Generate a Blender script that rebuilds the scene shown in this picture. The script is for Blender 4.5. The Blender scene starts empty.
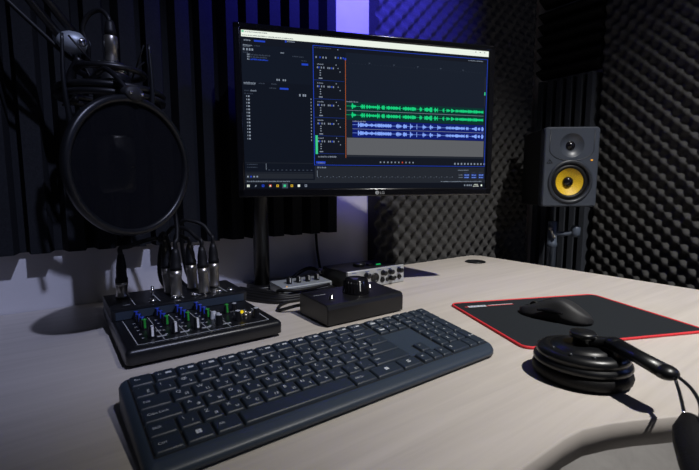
import bpy, bmesh, math, random
from mathutils import Vector, Matrix
from math import sin, cos, pi, radians
random.seed(7)
SC = bpy.context.scene
COL = SC.collection
D = 0.75                      # height of the desk top above the floor (m)

# ------------------------------------------------------------------ camera, world, lights, exposure
cam = bpy.data.cameras.new('camera')
cam.sensor_width = 36.0
cam.lens = 419.0 / 699.0 * 36.0
cam.clip_start = 0.01
cam.dof.use_dof = True
cam.dof.focus_distance = 0.95
cam.dof.aperture_fstop = 14.0
camo = bpy.data.objects.new('camera', cam)
COL.objects.link(camo)
camo.location = (0, 0, D + 0.2225)
camo.rotation_euler = (pi / 2 - 0.112, 0, -0.622)
SC.camera = camo

SC.view_settings.view_transform = 'Standard'
SC.view_settings.look = 'None'
SC.view_settings.exposure = 0.0
SC.view_settings.gamma = 1.0
SC.view_settings.use_curve_mapping = False

w = bpy.data.worlds.new('world'); SC.world = w
w.use_nodes = True
w.node_tree.nodes['Background'].inputs[0].default_value = (0.5, 0.56, 0.75, 1)
w.node_tree.nodes['Background'].inputs[1].default_value = 0.022


def light(name, kind, loc, target, power, color, size, spot=None, blend=1.0):
    d = bpy.data.lights.new(name, kind)
    d.energy = power
    d.color = color
    if kind == 'AREA':
        d.size = size
    else:
        d.shadow_soft_size = size
    if spot:
        d.spot_size = radians(spot); d.spot_blend = blend
    o = bpy.data.objects.new(name, d); COL.objects.link(o)
    o.location = loc
    o.rotation_euler = (Vector(target) - Vector(loc)).to_track_quat('-Z', 'Y').to_euler()
    return o


# a white ceiling spotlight turned towards the right-hand end of the desk
light('ceiling_spotlight', 'SPOT', (0.84, -0.72, D + 2.15), (1.00, 0.13, D), 330, (1.0, 0.975, 0.93), 0.03, 53, 1.0)
# a second, weaker ceiling spotlight on the left end of the desk
light('ceiling_spotlight', 'SPOT', (0.36, -0.95, D + 2.05), (0.02, 0.93, D + 0.05), 135, (0.60, 0.66, 1.0), 0.03, 22, 0.9)
# blue LED wall washer above the monitor, out of the frame
light('blue_led_light', 'SPOT', (0.66, 0.34, D + 1.02), (0.64, 0.94, D + 0.86), 150.0, (0.075, 0.066, 1.0), 0.03, 88, 1.0)
# fill light added under the desk top: it only reaches the space below
light('under_desk_fill', 'SPOT', (-0.05, 0.48, D - 0.32), (0.73, 0.22, D - 0.20), 9, (1.0, 0.98, 0.97), 0.05, 60, 0.8)
# dim blue LED light at the right-hand wall, beside the seat
light('blue_led_light', 'POINT', (1.40, -0.45, D + 0.55), (0.6, 0.9, D), 1.5, (0.24, 0.36, 1.0), 0.04)

# ------------------------------------------------------------------ materials
def hexlin(r, g, b):
    f = lambda c: (c / 255 / 12.92) if c / 255 <= 0.04045 else ((c / 255 + 0.055) / 1.055) ** 2.4
    return (f(r), f(g), f(b), 1)


def mat(name, col, rough=0.5, metal=0.0, spec=0.5, noise=0.0, nscale=60.0, bump=0.0, bscale=300.0, coat=0.0):
    m = bpy.data.materials.new(name)
    m.use_nodes = True
    nt = m.node_tree
    b = nt.nodes['Principled BSDF']
    c = (*col[:3], 1)
    b.inputs['Base Color'].default_value = c
    b.inputs['Roughness'].default_value = rough
    b.inputs['Metallic'].default_value = metal
    b.inputs['Specular IOR Level'].default_value = spec
    b.inputs['Coat Weight'].default_value = coat
    tc = nt.nodes.new('ShaderNodeTexCoord')
    if noise > 0:
        n = nt.nodes.new('ShaderNodeTexNoise'); n.inputs['Scale'].default_value = nscale
        n.inputs['Detail'].default_value = 4
        r = nt.nodes.new('ShaderNodeValToRGB')
        r.color_ramp.elements[0].position = 0.3; r.color_ramp.elements[1].position = 0.7
        r.color_ramp.elements[0].color = (c[0] * (1 - noise), c[1] * (1 - noise), c[2] * (1 - noise), 1)
        r.color_ramp.elements[1].color = (min(1, c[0] * (1 + noise)), min(1, c[1] * (1 + noise)), min(1, c[2] * (1 + noise)), 1)
        nt.links.new(tc.outputs['Object'], n.inputs['Vector'])
        nt.links.new(n.outputs['Fac'], r.inputs['Fac'])
        nt.links.new(r.outputs['Color'], b.inputs['Base Color'])
    if bump > 0:
        n2 = nt.nodes.new('ShaderNodeTexNoise'); n2.inputs['Scale'].default_value = bscale
        n2.inputs['Detail'].default_value = 3
        bp = nt.nodes.new('ShaderNodeBump'); bp.inputs['Strength'].default_value = bump
        bp.inputs['Distance'].default_value = 0.001
        nt.links.new(tc.outputs['Object'], n2.inputs['Vector'])
        nt.links.new(n2.outputs['Fac'], bp.inputs['Height'])
        nt.links.new(bp.outputs['Normal'], b.inputs['Normal'])
    return m


def glow(name, col, strength=1.0):
    m = bpy.data.materials.new(name); m.use_nodes = True
    b = m.node_tree.nodes['Principled BSDF']
    b.inputs['Base Color'].default_value = (0.001, 0.001, 0.001, 1)
    b.inputs['Roughness'].default_value = 0.45
    b.inputs['Specular IOR Level'].default_value = 0.04
    b.inputs['Emission Color'].default_value = (*col[:3], 1)
    b.inputs['Emission Strength'].default_value = strength
    return m


def wood(name, c1, c2, rough=0.45, sx=3.0, sy=60.0):
    m = bpy.data.materials.new(name); m.use_nodes = True
    nt = m.node_tree; b = nt.nodes['Principled BSDF']
    tc = nt.nodes.new('ShaderNodeTexCoord')
    mp = nt.nodes.new('ShaderNodeMapping'); mp.inputs['Scale'].default_value = (sx, sy, sy)
    n = nt.nodes.new('ShaderNodeTexNoise'); n.inputs['Scale'].default_value = 1.0
    n.inputs['Detail'].default_value = 6; n.inputs['Roughness'].default_value = 0.65; n.inputs['Distortion'].default_value = 0.5
    n2 = nt.nodes.new('ShaderNodeTexNoise'); n2.inputs['Scale'].default_value = 0.18; n2.inputs['Detail'].default_value = 3
    mx = nt.nodes.new('ShaderNodeMix'); mx.data_type = 'FLOAT'; mx.inputs[0].default_value = 0.45
    r = nt.nodes.new('ShaderNodeValToRGB')
    r.color_ramp.elements[0].position = 0.35; r.color_ramp.elements[1].position = 0.65
    r.color_ramp.elements[0].color = (*c1, 1); r.color_ramp.elements[1].color = (*c2, 1)
    nt.links.new(tc.outputs['Object'], mp.inputs['Vector'])
    nt.links.new(mp.outputs['Vector'], n.inputs['Vector']); nt.links.new(mp.outputs['Vector'], n2.inputs['Vector'])
    nt.links.new(n.outputs['Fac'], mx.inputs[2]); nt.links.new(n2.outputs['Fac'], mx.inputs[3])
    nt.links.new(mx.outputs[0], r.inputs['Fac']); nt.links.new(r.outputs['Color'], b.inputs['Base Color'])
    b.inputs['Roughness'].default_value = rough
    return m


M = {}
M['desk'] = wood('pale_wood_laminate', (0.455, 0.415, 0.378), (0.585, 0.538, 0.495), 0.42)
M['desk_edge'] = wood('wood_edge_band', (0.40, 0.365, 0.34), (0.48, 0.44, 0.41), 0.5)
M['floor'] = wood('pale_laminate_floor', (0.42, 0.40, 0.38), (0.58, 0.56, 0.53), 0.4, 2.5, 25)
M['wall'] = mat('white_wall_paint', (0.62, 0.60, 0.62), 0.85, noise=0.03, nscale=20, bump=0.1, bscale=200)
M['wedge'] = mat('black_wedge_foam', (0.016, 0.017, 0.020), 0.95, spec=0.1, noise=0.2, nscale=400, bump=0.5, bscale=900)
M['egg'] = mat('charcoal_egg_crate_foam', (0.056, 0.0555, 0.056), 0.95, spec=0.1, noise=0.2, nscale=400, bump=0.5, bscale=900)
M['sidewedge'] = mat('blue_black_wedge_foam', (0.034, 0.038, 0.048), 0.9, spec=0.15, noise=0.2, nscale=400, bump=0.5, bscale=900)
M['blackfoam'] = mat('deep_black_foam', (0.009, 0.009, 0.010), 0.97, spec=0.05, noise=0.2, nscale=400)
M['black'] = mat('black_plastic', (0.007, 0.0076, 0.0095), 0.35, noise=0.1, nscale=30)
M['blackgloss'] = mat('glossy_black_plastic', (0.006, 0.006, 0.008), 0.16)
M['blackmatte'] = mat('matte_black_plastic', (0.012, 0.0125, 0.015), 0.6, bump=0.15, bscale=1500)
M['blackmetal'] = mat('black_painted_metal', (0.006, 0.006, 0.0075), 0.38, bump=0.1, bscale=1200)
M['rubber'] = mat('black_rubber', (0.007, 0.007, 0.008), 0.5, spec=0.3)
M['leather'] = mat('black_leatherette', (0.005, 0.005, 0.006), 0.6, spec=0.18, bump=0.4, bscale=350)
M['key'] = mat('dark_grey_keycap_plastic', (0.019, 0.028, 0.044), 0.42, bump=0.1, bscale=1500)
M['kbody'] = mat('slate_grey_plastic', (0.030, 0.044, 0.068), 0.42, bump=0.1, bscale=1500)
M['kwell'] = mat('key_well_black', (0.006, 0.007, 0.009), 0.7)
M['legend'] = mat('pale_grey_print', (0.60, 0.64, 0.70), 0.6)
M['cupblack'] = mat('satin_black_plastic', (0.005, 0.0055, 0.007), 0.33, spec=0.4)
M['silver'] = mat('brushed_nickel', (0.46, 0.43, 0.38), 0.32, 0.95, noise=0.08, nscale=200)
M['chrome'] = mat('chrome', (0.72, 0.72, 0.74), 0.18, 1.0)
M['alu'] = mat('grey_aluminium', (0.34, 0.37, 0.41), 0.45, 0.35, noise=0.05, nscale=300)
M['ifface'] = mat('silver_faceplate', (0.50, 0.52, 0.55), 0.4, 0.4, noise=0.04, nscale=300)
M['white'] = mat('white_plastic', (0.75, 0.76, 0.78), 0.4)
M['whiteprint'] = mat('white_print', (0.45, 0.47, 0.50), 0.6)
M['blueknob'] = mat('blue_knob_plastic', (0.02, 0.05, 0.42), 0.35)
M['greenknob'] = mat('green_knob_plastic', (0.02, 0.28, 0.035), 0.4)
M['greyknob'] = mat('grey_knob_plastic', (0.42, 0.44, 0.48), 0.4)
M['yellowled'] = glow('yellow_lamp', (1.0, 0.72, 0.02), 0.8)
M['greenled'] = glow('green_lamp', (0.02, 0.8, 0.2), 0.5)
M['orangeled'] = glow('orange_lamp', (1.0, 0.45, 0.05), 0.9)
M['padcloth'] = mat('black_pad_cloth', (0.013, 0.016, 0.020), 0.85, spec=0.2, noise=0.12, nscale=600, bump=0.3, bscale=1200)
M['redstitch'] = mat('red_stitching', (0.62, 0.020, 0.030), 0.7, noise=0.25, nscale=900)
M['redprint'] = mat('red_print', (0.55, 0.03, 0.04), 0.7)
M['blueprint'] = mat('blue_print', (0.05, 0.09, 0.35), 0.7)
M['spkfront'] = mat('dark_grey_satin_plastic', (0.050, 0.059, 0.078), 0.38)
M['spkdark'] = mat('speaker_recess_grey', (0.024, 0.028, 0.037), 0.42)
M['spkbody'] = mat('black_vinyl_cabinet', (0.008, 0.008, 0.009), 0.6)
M['cone'] = mat('yellow_woven_cone', (0.72, 0.46, 0.012), 0.5, noise=0.25, nscale=500, bump=0.5, bscale=700)
M['grille'] = mat('brass_mesh', (0.45, 0.42, 0.36), 0.4, 0.9)
M['base_tube'] = mat('blue_black_metal_tube', (0.085, 0.105, 0.145), 0.4, 0.2)

# pop filter nylon: a dark woven screen, slightly see-through
m = bpy.data.materials.new('black_nylon_screen'); m.use_nodes = True
nt = m.node_tree; b = nt.nodes['Principled BSDF']
b.inputs['Base Color'].default_value = (0.005, 0.0055, 0.008, 1); b.inputs['Roughness'].default_value = 0.85; b.inputs['Specular IOR Level'].default_value = 0.1
tr = nt.nodes.new('ShaderNodeBsdfTransparent'); mxs = nt.nodes.new('ShaderNodeMixShader')
mxs.inputs[0].default_value = 0.80
nt.links.new(tr.outputs[0], mxs.inputs[1]); nt.links.new(b.outputs[0], mxs.inputs[2])
nt.links.new(mxs.outputs[0], nt.nodes['Material Output'].inputs[0])
M['nylon'] = m

# screen colours
def scr(n, r, g, b, k=1.0): M[n] = glow('screen_' + n, hexlin(r, g, b), k)
scr('s_bg', 15, 20, 31); scr('s_bg2', 17, 23, 35); scr('s_tl', 22, 29, 42); scr('s_bar', 34, 38, 46); scr('s_white', 236, 243, 232)
scr('s_blue', 34, 66, 190); scr('s_line', 28, 52, 130); scr('s_text', 130, 140, 155); scr('s_dim', 58, 66, 80); scr('s_green', 22, 205, 125)
scr('s_greenbg', 8, 50, 45); scr('s_wave', 130, 165, 250); scr('s_bluebg', 14, 26, 105); scr('s_grey', 92, 94, 98); scr('s_orange', 180, 90, 40)
scr('s_mint', 60, 200, 140); scr('s_task', 14, 18, 28); scr('s_yellow', 215, 175, 40); scr('s_red', 200, 70, 50); scr('s_hdr', 18, 22, 32)

# ------------------------------------------------------------------ geometry helpers
ORG = {}


def world_org(p):
    return ORG.get(p.name, Vector((0, 0, 0))) if p else Vector((0, 0, 0))


class MB:
    """collects shapes; build() links them as ONE mesh object"""

    def __init__(s):
        s.bm = bmesh.new()
        s.mi = 0

    def _tag(s, faces, smooth):
        for f in faces:
            f.material_index = s.mi
            f.smooth = smooth

    def box(s, c, size, bevel=0.0, rot=None, seg=2):
        r = bmesh.ops.create_cube(s.bm, size=1.0)
        vs = r['verts']
        mt = Matrix.Translation(Vector(c))
        if rot is not None:
            mt = mt @ rot.to_4x4()
        mt = mt @ Matrix.Diagonal((*size, 1))
        bmesh.ops.transform(s.bm, matrix=mt, verts=vs)
        fs = list({f for v in vs for f in v.link_faces})
        s._tag(fs, False)
        if bevel > 0:
            es = list({e for f in fs for e in f.edges})
            r = bmesh.ops.bevel(s.bm, geom=es, offset=bevel, segments=seg, affect='EDGES', profile=0.5)
            s._tag(r['faces'], True)
        return s

    def ring_loft(s, rings, cap0=True, cap1=True, smooth=True, closed=True):
        vr = [[s.bm.verts.new(p) for p in ring] for ring in rings]
        fs = []
        for a, b in zip(vr, vr[1:]):
            n = len(a)
            rng = range(n) if closed else range(n - 1)
            for i in rng:
                j = (i + 1) % n
                try:
                    fs.append(s.bm.faces.new((a[i], a[j], b[j], b[i])))
                except ValueError:
                    pass
        s._tag(fs, smooth)
        caps = []
        if cap0 and len(vr[0]) > 2: caps.append(s.bm.faces.new(list(reversed(vr[0]))))
        if cap1 and len(vr[-1]) > 2: caps.append(s.bm.faces.new(vr[-1]))
        s._tag(caps, False)
        return s

    def frame(s, d):
        d = Vector(d).normalized()
        u = d.orthogonal().normalized()
        if abs(d.z) < 0.99:
            u = d.cross(Vector((0, 0, 1))).normalized()
        else:
            u = Vector((1, 0, 0))
        v = d.cross(u).normalized()
        return u, v

    def cyl(s, p0, p1, r0, r1=None, seg=20, smooth=True):
        r1 = r0 if r1 is None else r1
        p0, p1 = Vector(p0), Vector(p1)
        u, v = s.frame(p1 - p0)
        rings = [[p + u * (r * cos(2 * pi * i / seg)) + v * (r * sin(2 * pi * i / seg)) for i in range(seg)] for p, r in ((p0, r0), (p1, r1))]
        return s.ring_loft(rings, smooth=smooth)

    def lathe(s, c, axis, prof, seg=32, sx=1.0, sy=1.0, u=None, cap0=True, cap1=True):
        """prof = [(r, h)...] about axis through c"""
        c = Vector(c); ax = Vector(axis).normalized()
        if u is None:
            u, v = s.frame(ax)
        else:
            u = Vector(u).normalized(); v = ax.cross(u)
        rings = []
        for r, h in prof:
            r = max(r, 1e-5)
            rings.append([c + ax * h + u * (r * sx * cos(2 * pi * i / seg)) + v * (r * sy * sin(2 * pi * i / seg)) for i in range(seg)])
        return s.ring_loft(rings, cap0, cap1)

    def tube(s, pts, r, seg=10, caps=True, smooth_path=True, flat=None):
        pts = [Vector(p) for p in pts]
        if smooth_path and len(pts) > 2:
            out = []
            P = [pts[0] * 2 - pts[1]] + pts + [pts[-1] * 2 - pts[-2]]
            for i in range(1, len(P) - 2):
                for k in range(8):
                    t = k / 8
                    a, b_, c, d = P[i - 1], P[i], P[i + 1], P[i + 2]
                    out.append(0.5 * ((2 * b_) + (c - a) * t + (2 * a - 5 * b_ + 4 * c - d) * t * t + (3 * b_ - a - 3 * c + d) * t ** 3))
            out.append(pts[-1]); pts = out
        n = len(pts)
        rings = []
        u = None
        for i, p in enumerate(pts):
            t = (pts[min(i + 1, n - 1)] - pts[max(i - 1, 0)])
            t = t.normalized() if t.length > 1e-9 else Vector((0, 0, 1))
            if u is None:
                u = t.cross(Vector((0, 0, 1)))
                if u.length < 0.05: u = Vector((1, 0, 0))
                u.normalize()
            u = (u - t * u.dot(t))
            u = u.normalized() if u.length > 1e-6 else t.orthogonal().normalized()
            v = t.cross(u)
            rr = r(i / (n - 1)) if callable(r) else r
            fa = flat if flat else 1.0
            rings.append([p + u * (rr * cos(2 * pi * k / seg)) + v * (rr * fa * sin(2 * pi * k / seg)) for k in range(seg)])
        return s.ring_loft(rings, caps, caps)

    def prism(s, pts, z0, z1, top=None, smooth=False):
        """extrude a polygon (xy, ccw); z1 may be a function of (x, y)"""
        f0 = z0 if callable(z0) else (lambda x, y: z0)
        f1 = z1 if callable(z1) else (lambda x, y: z1)
        tp = top or pts
        a = [(x, y, f0(x, y)) for x, y in pts]; b = [(x, y, f1(x, y)) for x, y in tp]
        return s.ring_loft([a, b], smooth=smooth)

    def quad(s, a, b, c, d, smooth=False):
        f = s.bm.faces.new([s.bm.verts.new(p) for p in (a, b, c, d)])
        s._tag([f], smooth)
        return s

    def poly(s, pts):
        f = s.bm.faces.new([s.bm.verts.new(p) for p in pts]); s._tag([f], False); return s

    def torus(s, c, axis, R, r, seg=64, mseg=12, sx=1.0, sy=1.0, u=None):
        c = Vector(c); ax = Vector(axis).normalized()
        if u is None: u, v = s.frame(ax)
        else: u = Vector(u).normalized(); v = ax.cross(u)
        rings = []
        for i in range(seg + 1):
            a = 2 * pi * i / seg
            e = u * cos(a) + v * sin(a)
            cc = c + u * (R * sx * cos(a)) + v * (R * sy * sin(a))
            rings.append([cc + e * (r * cos(2 * pi * k / mseg)) + ax * (r * sin(2 * pi * k / mseg)) for k in range(mseg)])
        return s.ring_loft(rings, False, False)

    def sphere(s, c, r, scale=(1, 1, 1), seg=20):
        rr = bmesh.ops.create_uvsphere(s.bm, u_segments=seg, v_segments=seg // 2 + 2, radius=r)
        bmesh.ops.transform(s.bm, matrix=Matrix.Translation(Vector(c)) @ Matrix.Diagonal((*scale, 1)), verts=rr['verts'])
        s._tag({f for v in rr['verts'] for f in v.link_faces}, True)
        return s

    def text(s, string, size, fn):
        """flat lettering; fn maps a 2D point (baseline coords) to 3D"""
        vs, fs = text_poly(string)
        vv = [s.bm.verts.new(fn(x * size, y * size)) for x, y in vs]
        for f in fs:
            try:
                ff = s.bm.faces.new([vv[i] for i in f]); ff.material_index = s.mi
            except ValueError:
                pass
        return s

    def build(s, name, mats, parent=None, local=False, sharp=None, fixn=True):
        if fixn:
            bmesh.ops.recalc_face_normals(s.bm, faces=s.bm.faces[:])
        if not local and parent is not None:
            bmesh.ops.translate(s.bm, vec=-world_org(parent), verts=s.bm.verts[:])
        me = bpy.data.meshes.new(name)
        s.bm.to_mesh(me); s.bm.free()
        o = bpy.data.objects.new(name, me); COL.objects.link(o)
        if not isinstance(mats, (list, tuple)): mats = [mats]
        for mm in mats:
            me.materials.append(M[mm] if isinstance(mm, str) else mm)
        if parent is not None:
            o.parent = parent
            ORG[o.name] = world_org(parent)
        return o


_tc = {}


def text_poly(string):
    if string in _tc: return _tc[string]
    cu = bpy.data.curves.new('lettering', 'FONT'); cu.body = string; cu.size = 1.0
    cu.resolution_u = 2
    o = bpy.data.objects.new('lettering', cu); COL.objects.link(o)
    dg = bpy.context.evaluated_depsgraph_get()
    me = bpy.data.meshes.new_from_object(o.evaluated_get(dg))
    r = ([(v.co.x, v.co.y) for v in me.vertices], [tuple(p.vertices) for p in me.polygons])
    bpy.data.objects.remove(o); bpy.data.curves.remove(cu); bpy.data.meshes.remove(me)
    _tc[string] = r
    return r


def tag(o, label, cat, group=None):
    o['label'] = label; o['category'] = cat
    if group: o['group'] = group
    return o


def thing(name, label, cat, loc, rotz=0.0, group=None, z_on_desk=True):
    o = bpy.data.objects.new(name, None); COL.objects.link(o)
    o.empty_display_size = 0.02
    o.location = loc; o.rotation_euler = (0, 0, rotz)
    ORG[o.name] = Vector(loc)
    return tag(o, label, cat, group)


def struct(o):
    o['kind'] = 'structure'; return o


def rrect(x0, y0, x1, y1, r, n=6):
    pts = []
    for cx, cy, a0 in ((x1 - r, y0 + r, -90), (x1 - r, y1 - r, 0), (x0 + r, y1 - r, 90), (x0 + r, y0 + r, 180)):
        for i in range(n + 1):
            a = radians(a0 + 90 * i / n)
            pts.append((cx + r * cos(a), cy + r * sin(a)))
    return pts


# ------------------------------------------------------------------ the room
YW, XW = 0.940, 1.555        # planes of the back wall and of the right wall
struct(MB().box((0.3, -0.3, -0.03), (4.4, 4.0, 0.06)).build('floor', 'floor'))
struct(MB().box((0.155, YW + 0.05, 1.35), (2.9, 0.1, 2.7)).build('wall_back', 'wall'))
struct(MB().box((XW + 0.05, -0.52, 1.35), (0.1, 3.02, 2.7)).build('wall_right', 'wall'))

# black wedge-foam panels on the back wall: vertical ridges with flat tips
def wedge_panel(x0, x1, z0, z1, label):
    mb = MB()
    base, tip = YW - 0.012, YW - 0.046
    P = 0.05
    prof = [(x0, YW - 0.001), (x0, base)]
    x = x0
    rnd = random.Random(int(x0 * 100) + 5)
    while x < x1 - 0.02:
        j = rnd.uniform(-0.003, 0.003)
        prof += [(x + 0.008, base), (x + 0.014 + j, tip), (x + 0.040 + j, tip), (x + 0.046, base)]
        x += P
    prof += [(x1, base), (x1, YW - 0.001)]
    mb.prism(prof, z0, z1)
    return tag(mb.build('wedge_foam_panel', 'wedge'), label, 'acoustic foam', 'black wedge foam panels')


wedge_panel(0.108, 0.608, D + 0.109, D + 1.35, 'black vertical wedge foam panel on the wall behind the monitor')
wedge_panel(-0.442, 0.108, D + 0.109, D + 1.35, 'black vertical wedge foam panel on the wall behind the microphone and pop filter')

def egg_panel(name, plane, a0, a1, z0, z1, P, PZ, base, amp, label, per=8):
    """egg-crate foam: heightfield of cos*cos bumps.  plane 'y' (back wall) or 'x' (right wall)"""
    mb = MB()
    na = int(round((a1 - a0) / P * per)); nz = int(round((z1 - z0) / PZ * per))
    def pt(i, k, h=None):
        a = a0 + (a1 - a0) * i / na; z = z0 + (z1 - z0) * k / nz
        if h is None:
            q = cos(2 * pi * a / P) * cos(2 * pi * z / PZ)
            h = base + amp * 0.5 * (1 + q)
        return (a, YW - h, z) if plane == 'y' else (XW - h, a, z)
    vs = [[mb.bm.verts.new(pt(i, k)) for k in range(nz + 1)] for i in range(na + 1)]
    fs = []
    for i in range(na):
        for k in range(nz):
            fs.append(mb.bm.faces.new((vs[i][k], vs[i + 1][k], vs[i + 1][k + 1], vs[i][k + 1])))
    mb._tag(fs, True)
    # sides
    bd = [(i, 0) for i in range(na)] + [(na, k) for k in range(nz)] + [(i, nz) for i in range(na, 0, -1)] + [(0, k) for k in range(nz, 0, -1)]
    bk = [mb.bm.verts.new(pt(i, k, 0.001)) for i, k in bd]
    fs = []
    for q in range(len(bd)):
        r = (q + 1) % len(bd)
        fs.append(mb.bm.faces.new((vs[bd[q][0]][bd[q][1]], vs[bd[r][0]][bd[r][1]], bk[r], bk[q])))
    fs.append(mb.bm.faces.new(bk))
    mb._tag(fs, False)
    return tag(mb.build(name, 'egg'), label, 'acoustic foam')


egg_panel('egg_crate_foam_panel', 'y', 0.738, 1.478, D - 0.12, D + 1.25, 0.0465, 0.0470, 0.022, 0.026,
          'charcoal egg crate foam panel on the back wall, right of the monitor')
egg_panel('egg_crate_foam_panel', 'x', -1.6, 0.682, D - 0.60, D + 1.25, 0.0465, 0.0465, 0.022, 0.026,
          'large charcoal egg crate foam panel on the right wall beside the speaker')


def side_wedge(y0, y1, z0, z1, vertical, material, label):
    mb = MB()
    base, tip = XW - 0.018, XW - 0.055
    if vertical:
        n = 6; P = (y1 - y0) / n
        prof = [(XW - 0.001, y0), (base, y0)]
        for i in range(n):
            y = y0 + P * i
            prof += [(base, y + P * 0.10), (tip, y + P * 0.24), (tip, y + P * 0.74), (base, y + P * 0.88)]
        prof += [(base, y1), (XW - 0.001, y1)]
        mb.prism(prof, z0, z1)
    else:
        n = 6; P = (z1 - z0) / n
        prof = [(XW - 0.001, z0), (base, z0)]
        for i in range(n):
            z = z0 + P * i
            prof += [(base, z + P * 0.02), (tip, z + P * 0.42), (tip, z + P * 0.58), (base, z + P * 0.98)]
        prof += [(base, z1), (XW - 0.001, z1)]
        mb.ring_loft([[(x, y, z) for x, z in prof] for y in (y0, y1)], smooth=False)
    return tag(mb.build('wedge_foam_panel', material), label, 'acoustic foam')


side_wedge(0.694, 0.903, D - 0.35, D + 0.609, True, 'sidewedge', 'foam panel with upright ridges on the wall behind the speaker')
side_wedge(0.690, 0.907, D + 0.624, D + 0.866, False, 'blackfoam', 'black foam panel with level ridges, just above the speaker panel')
side_wedge(0.690, 0.907, D + 0.878, D + 1.13, False, 'blackfoam', 'topmost black foam panel in the corner, cut off by the frame')

# ------------------------------------------------------------------ desk
desk = thing('desk', 'pale wood laminate desk with a curved front edge under all the gear', 'desk', (0.2, 0.55, 0))
front = [(-0.75, 0.172), (0.30, 0.1725), (0.36, 0.1735), (0.39, 0.171), (0.42, 0.161), (0.445, 0.150), (0.468, 0.138), (0.50, 0.122),
         (0.54, 0.095), (0.575, 0.06), (0.595, 0.01), (0.60, -0.05), (0.60, -0.7), (1.15, -0.7), (1.15, 0.86), (1.128, 0.884), (0.732, 0.884), (0.732, 0.938), (-0.75, 0.938)]
tk = 0.027
mb = MB()
vb = [mb.bm.verts.new((x, y, D - tk)) for x, y in front]
vt = [mb.bm.verts.new((x, y, D - 0.0015)) for x, y in front]
# slightly eased upper edge
cx = [Vector((x, y)) for x, y in front]
ins = []
nn = len(cx)
for i in range(nn):
    a, b_, c = cx[i - 1], cx[i], cx[(i + 1) % nn]
    n1 = (b_ - a).normalized(); n2 = (c - b_).normalized()
    nm = Vector((-(n1.y + n2.y), n1.x + n2.x)).normalized()
    ins.append(b_ + nm * 0.0015)
vi = [mb.bm.verts.new((p.x, p.y, D)) for p in ins]
f = mb.bm.faces.new(vi); f.material_index = 0
f = mb.bm.faces.new(list(reversed(vb))); f.material_index = 1
for i in range(nn):
    j = (i + 1) % nn
    for A, B in ((vb, vt), (vt, vi)):
        f = mb.bm.faces.new((A[i], A[j], B[j], B[i])); f.material_index = 1; f.smooth = True
top = mb.build('desk_top', ['desk', 'desk_edge'], desk)
mb = MB().lathe((1.035, 0.792, D + 0.0005), (0, 0, 1), [(0.029, 0), (0.030, 0.0015), (0.028, 0.003), (0.024, 0.003), (0.0235, 0.0008), (0.001, 0.0006)], 36)
g = mb.build('cable_grommet', 'black', desk); g['label'] = 'black round cable grommet near the back right corner'
MB().box((-0.72, 0.55, (D - tk) / 2), (0.03, 0.74, D - tk - 0.002), 0.002).build('side_panel', 'desk_edge', desk)
MB().box((1.125, 0.1, (D - tk) / 2), (0.03, 1.5, D - tk - 0.002), 0.002).build('side_panel', 'desk_edge', desk)
mb = MB(); mb.box((0.745, 0.09, (D - tk) / 2), (0.026, 0.62, D - tk - 0.002), 0.002)
mb.build('middle_panel', 'floor', desk)

# ------------------------------------------------------------------ monitor column + monitor
arm = thing('monitor_column', 'black column behind the monitor, clamped at the back of the desk', 'monitor stand', (0.379, 0.866, D))
arm['kind'] = 'thing'
MB().lathe((0.379, 0.866, D), (0, 0, 1), [(0.0174, 0.006), (0.0174, 0.47), (0.014, 0.475)], 28).build('pole', 'blackmetal', arm)
MB().lathe((0.379, 0.866, D), (0, 0, 1), [(0.033, 0.0004), (0.034, 0.002), (0.034, 0.006), (0.031, 0.008), (0.001, 0.008)], 32).build('base_plate', 'blackmetal', arm)
mb = MB()
mb.cyl((0.379, 0.866, D + 0.36), (0.379, 0.866, D + 0.41), 0.0178)
mb.box((0.4765, 0.8055, D + 0.385), (0.222, 0.022, 0.03), 0.004, Matrix.Rotation(-0.555, 3, 'Z'))
mb.build('support_bar', 'blackmetal', arm)

MR = radians(-20.8)
mon = thing('monitor', 'black widescreen computer monitor showing an audio editing timeline', 'monitor', (0.5528, 0.6846, D + 0.2062), MR)
mon.scale = (0.970, 0.970, 0.970)
mon.rotation_euler = (0, radians(-0.25), MR)
W, H = 0.563, 0.329
mb = MB()
# front frame: four bars around the screen (local: x right, y to the back, z up; front at y = -0.008)
SX0, SX1, SZ0, SZ1 = -0.2675, 0.2665, 0.0165, 0.3165
mb.box((0, 0.008, 0.008), (W, 0.032, SZ0 + 0.0005), 0.003)
mb.box((0, 0.008, (SZ1 + H) / 2), (W, 0.032, H - SZ1), 0.003)
mb.box(((-W / 2 + SX0) / 2, 0.008, H / 2), (SX0 + W / 2, 0.032, H), 0.003)
mb.box(((W / 2 + SX1) / 2, 0.008, H / 2), (W / 2 - SX1, 0.032, H), 0.003)
mb.build('bezel', 'blackgloss', mon, local=True)
mb = MB()
mb.ring_loft([[(x, 0.018, z) for x, z in rrect(-W / 2 + .004, .004, W / 2 - .004, H - .004, 0.01)],
              [(x, 0.030, z) for x, z in rrect(-W / 2 + .03, .03, W / 2 - .03, H - .03, 0.03)],
              [(x, 0.045, z) for x, z in rrect(-0.13, .07, 0.13, H - .07, 0.03)]], smooth=False)
mb.build('back_cover', 'blackmatte', mon, local=True)
mb = MB()
mb.box((0, 0.055, 0.175), (0.11, 0.024, 0.11), 0.003)
mb.build('mounting_plate', 'blackmetal', mon, local=True)

# the screen: one mesh, the picture on it as coloured facets
SMATS = ['s_bg', 's_bg2', 's_tl', 's_bar', 's_white', 's_blue', 's_line', 's_text', 's_dim', 's_green', 's_greenbg', 's_wave', 's_bluebg', 's_grey',
         's_orange', 's_mint', 's_task', 's_yellow', 's_red', 's_hdr']
SI = {n: i for i, n in enumerate(SMATS)}
mb = MB()
rs = random.Random(3)


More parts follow.
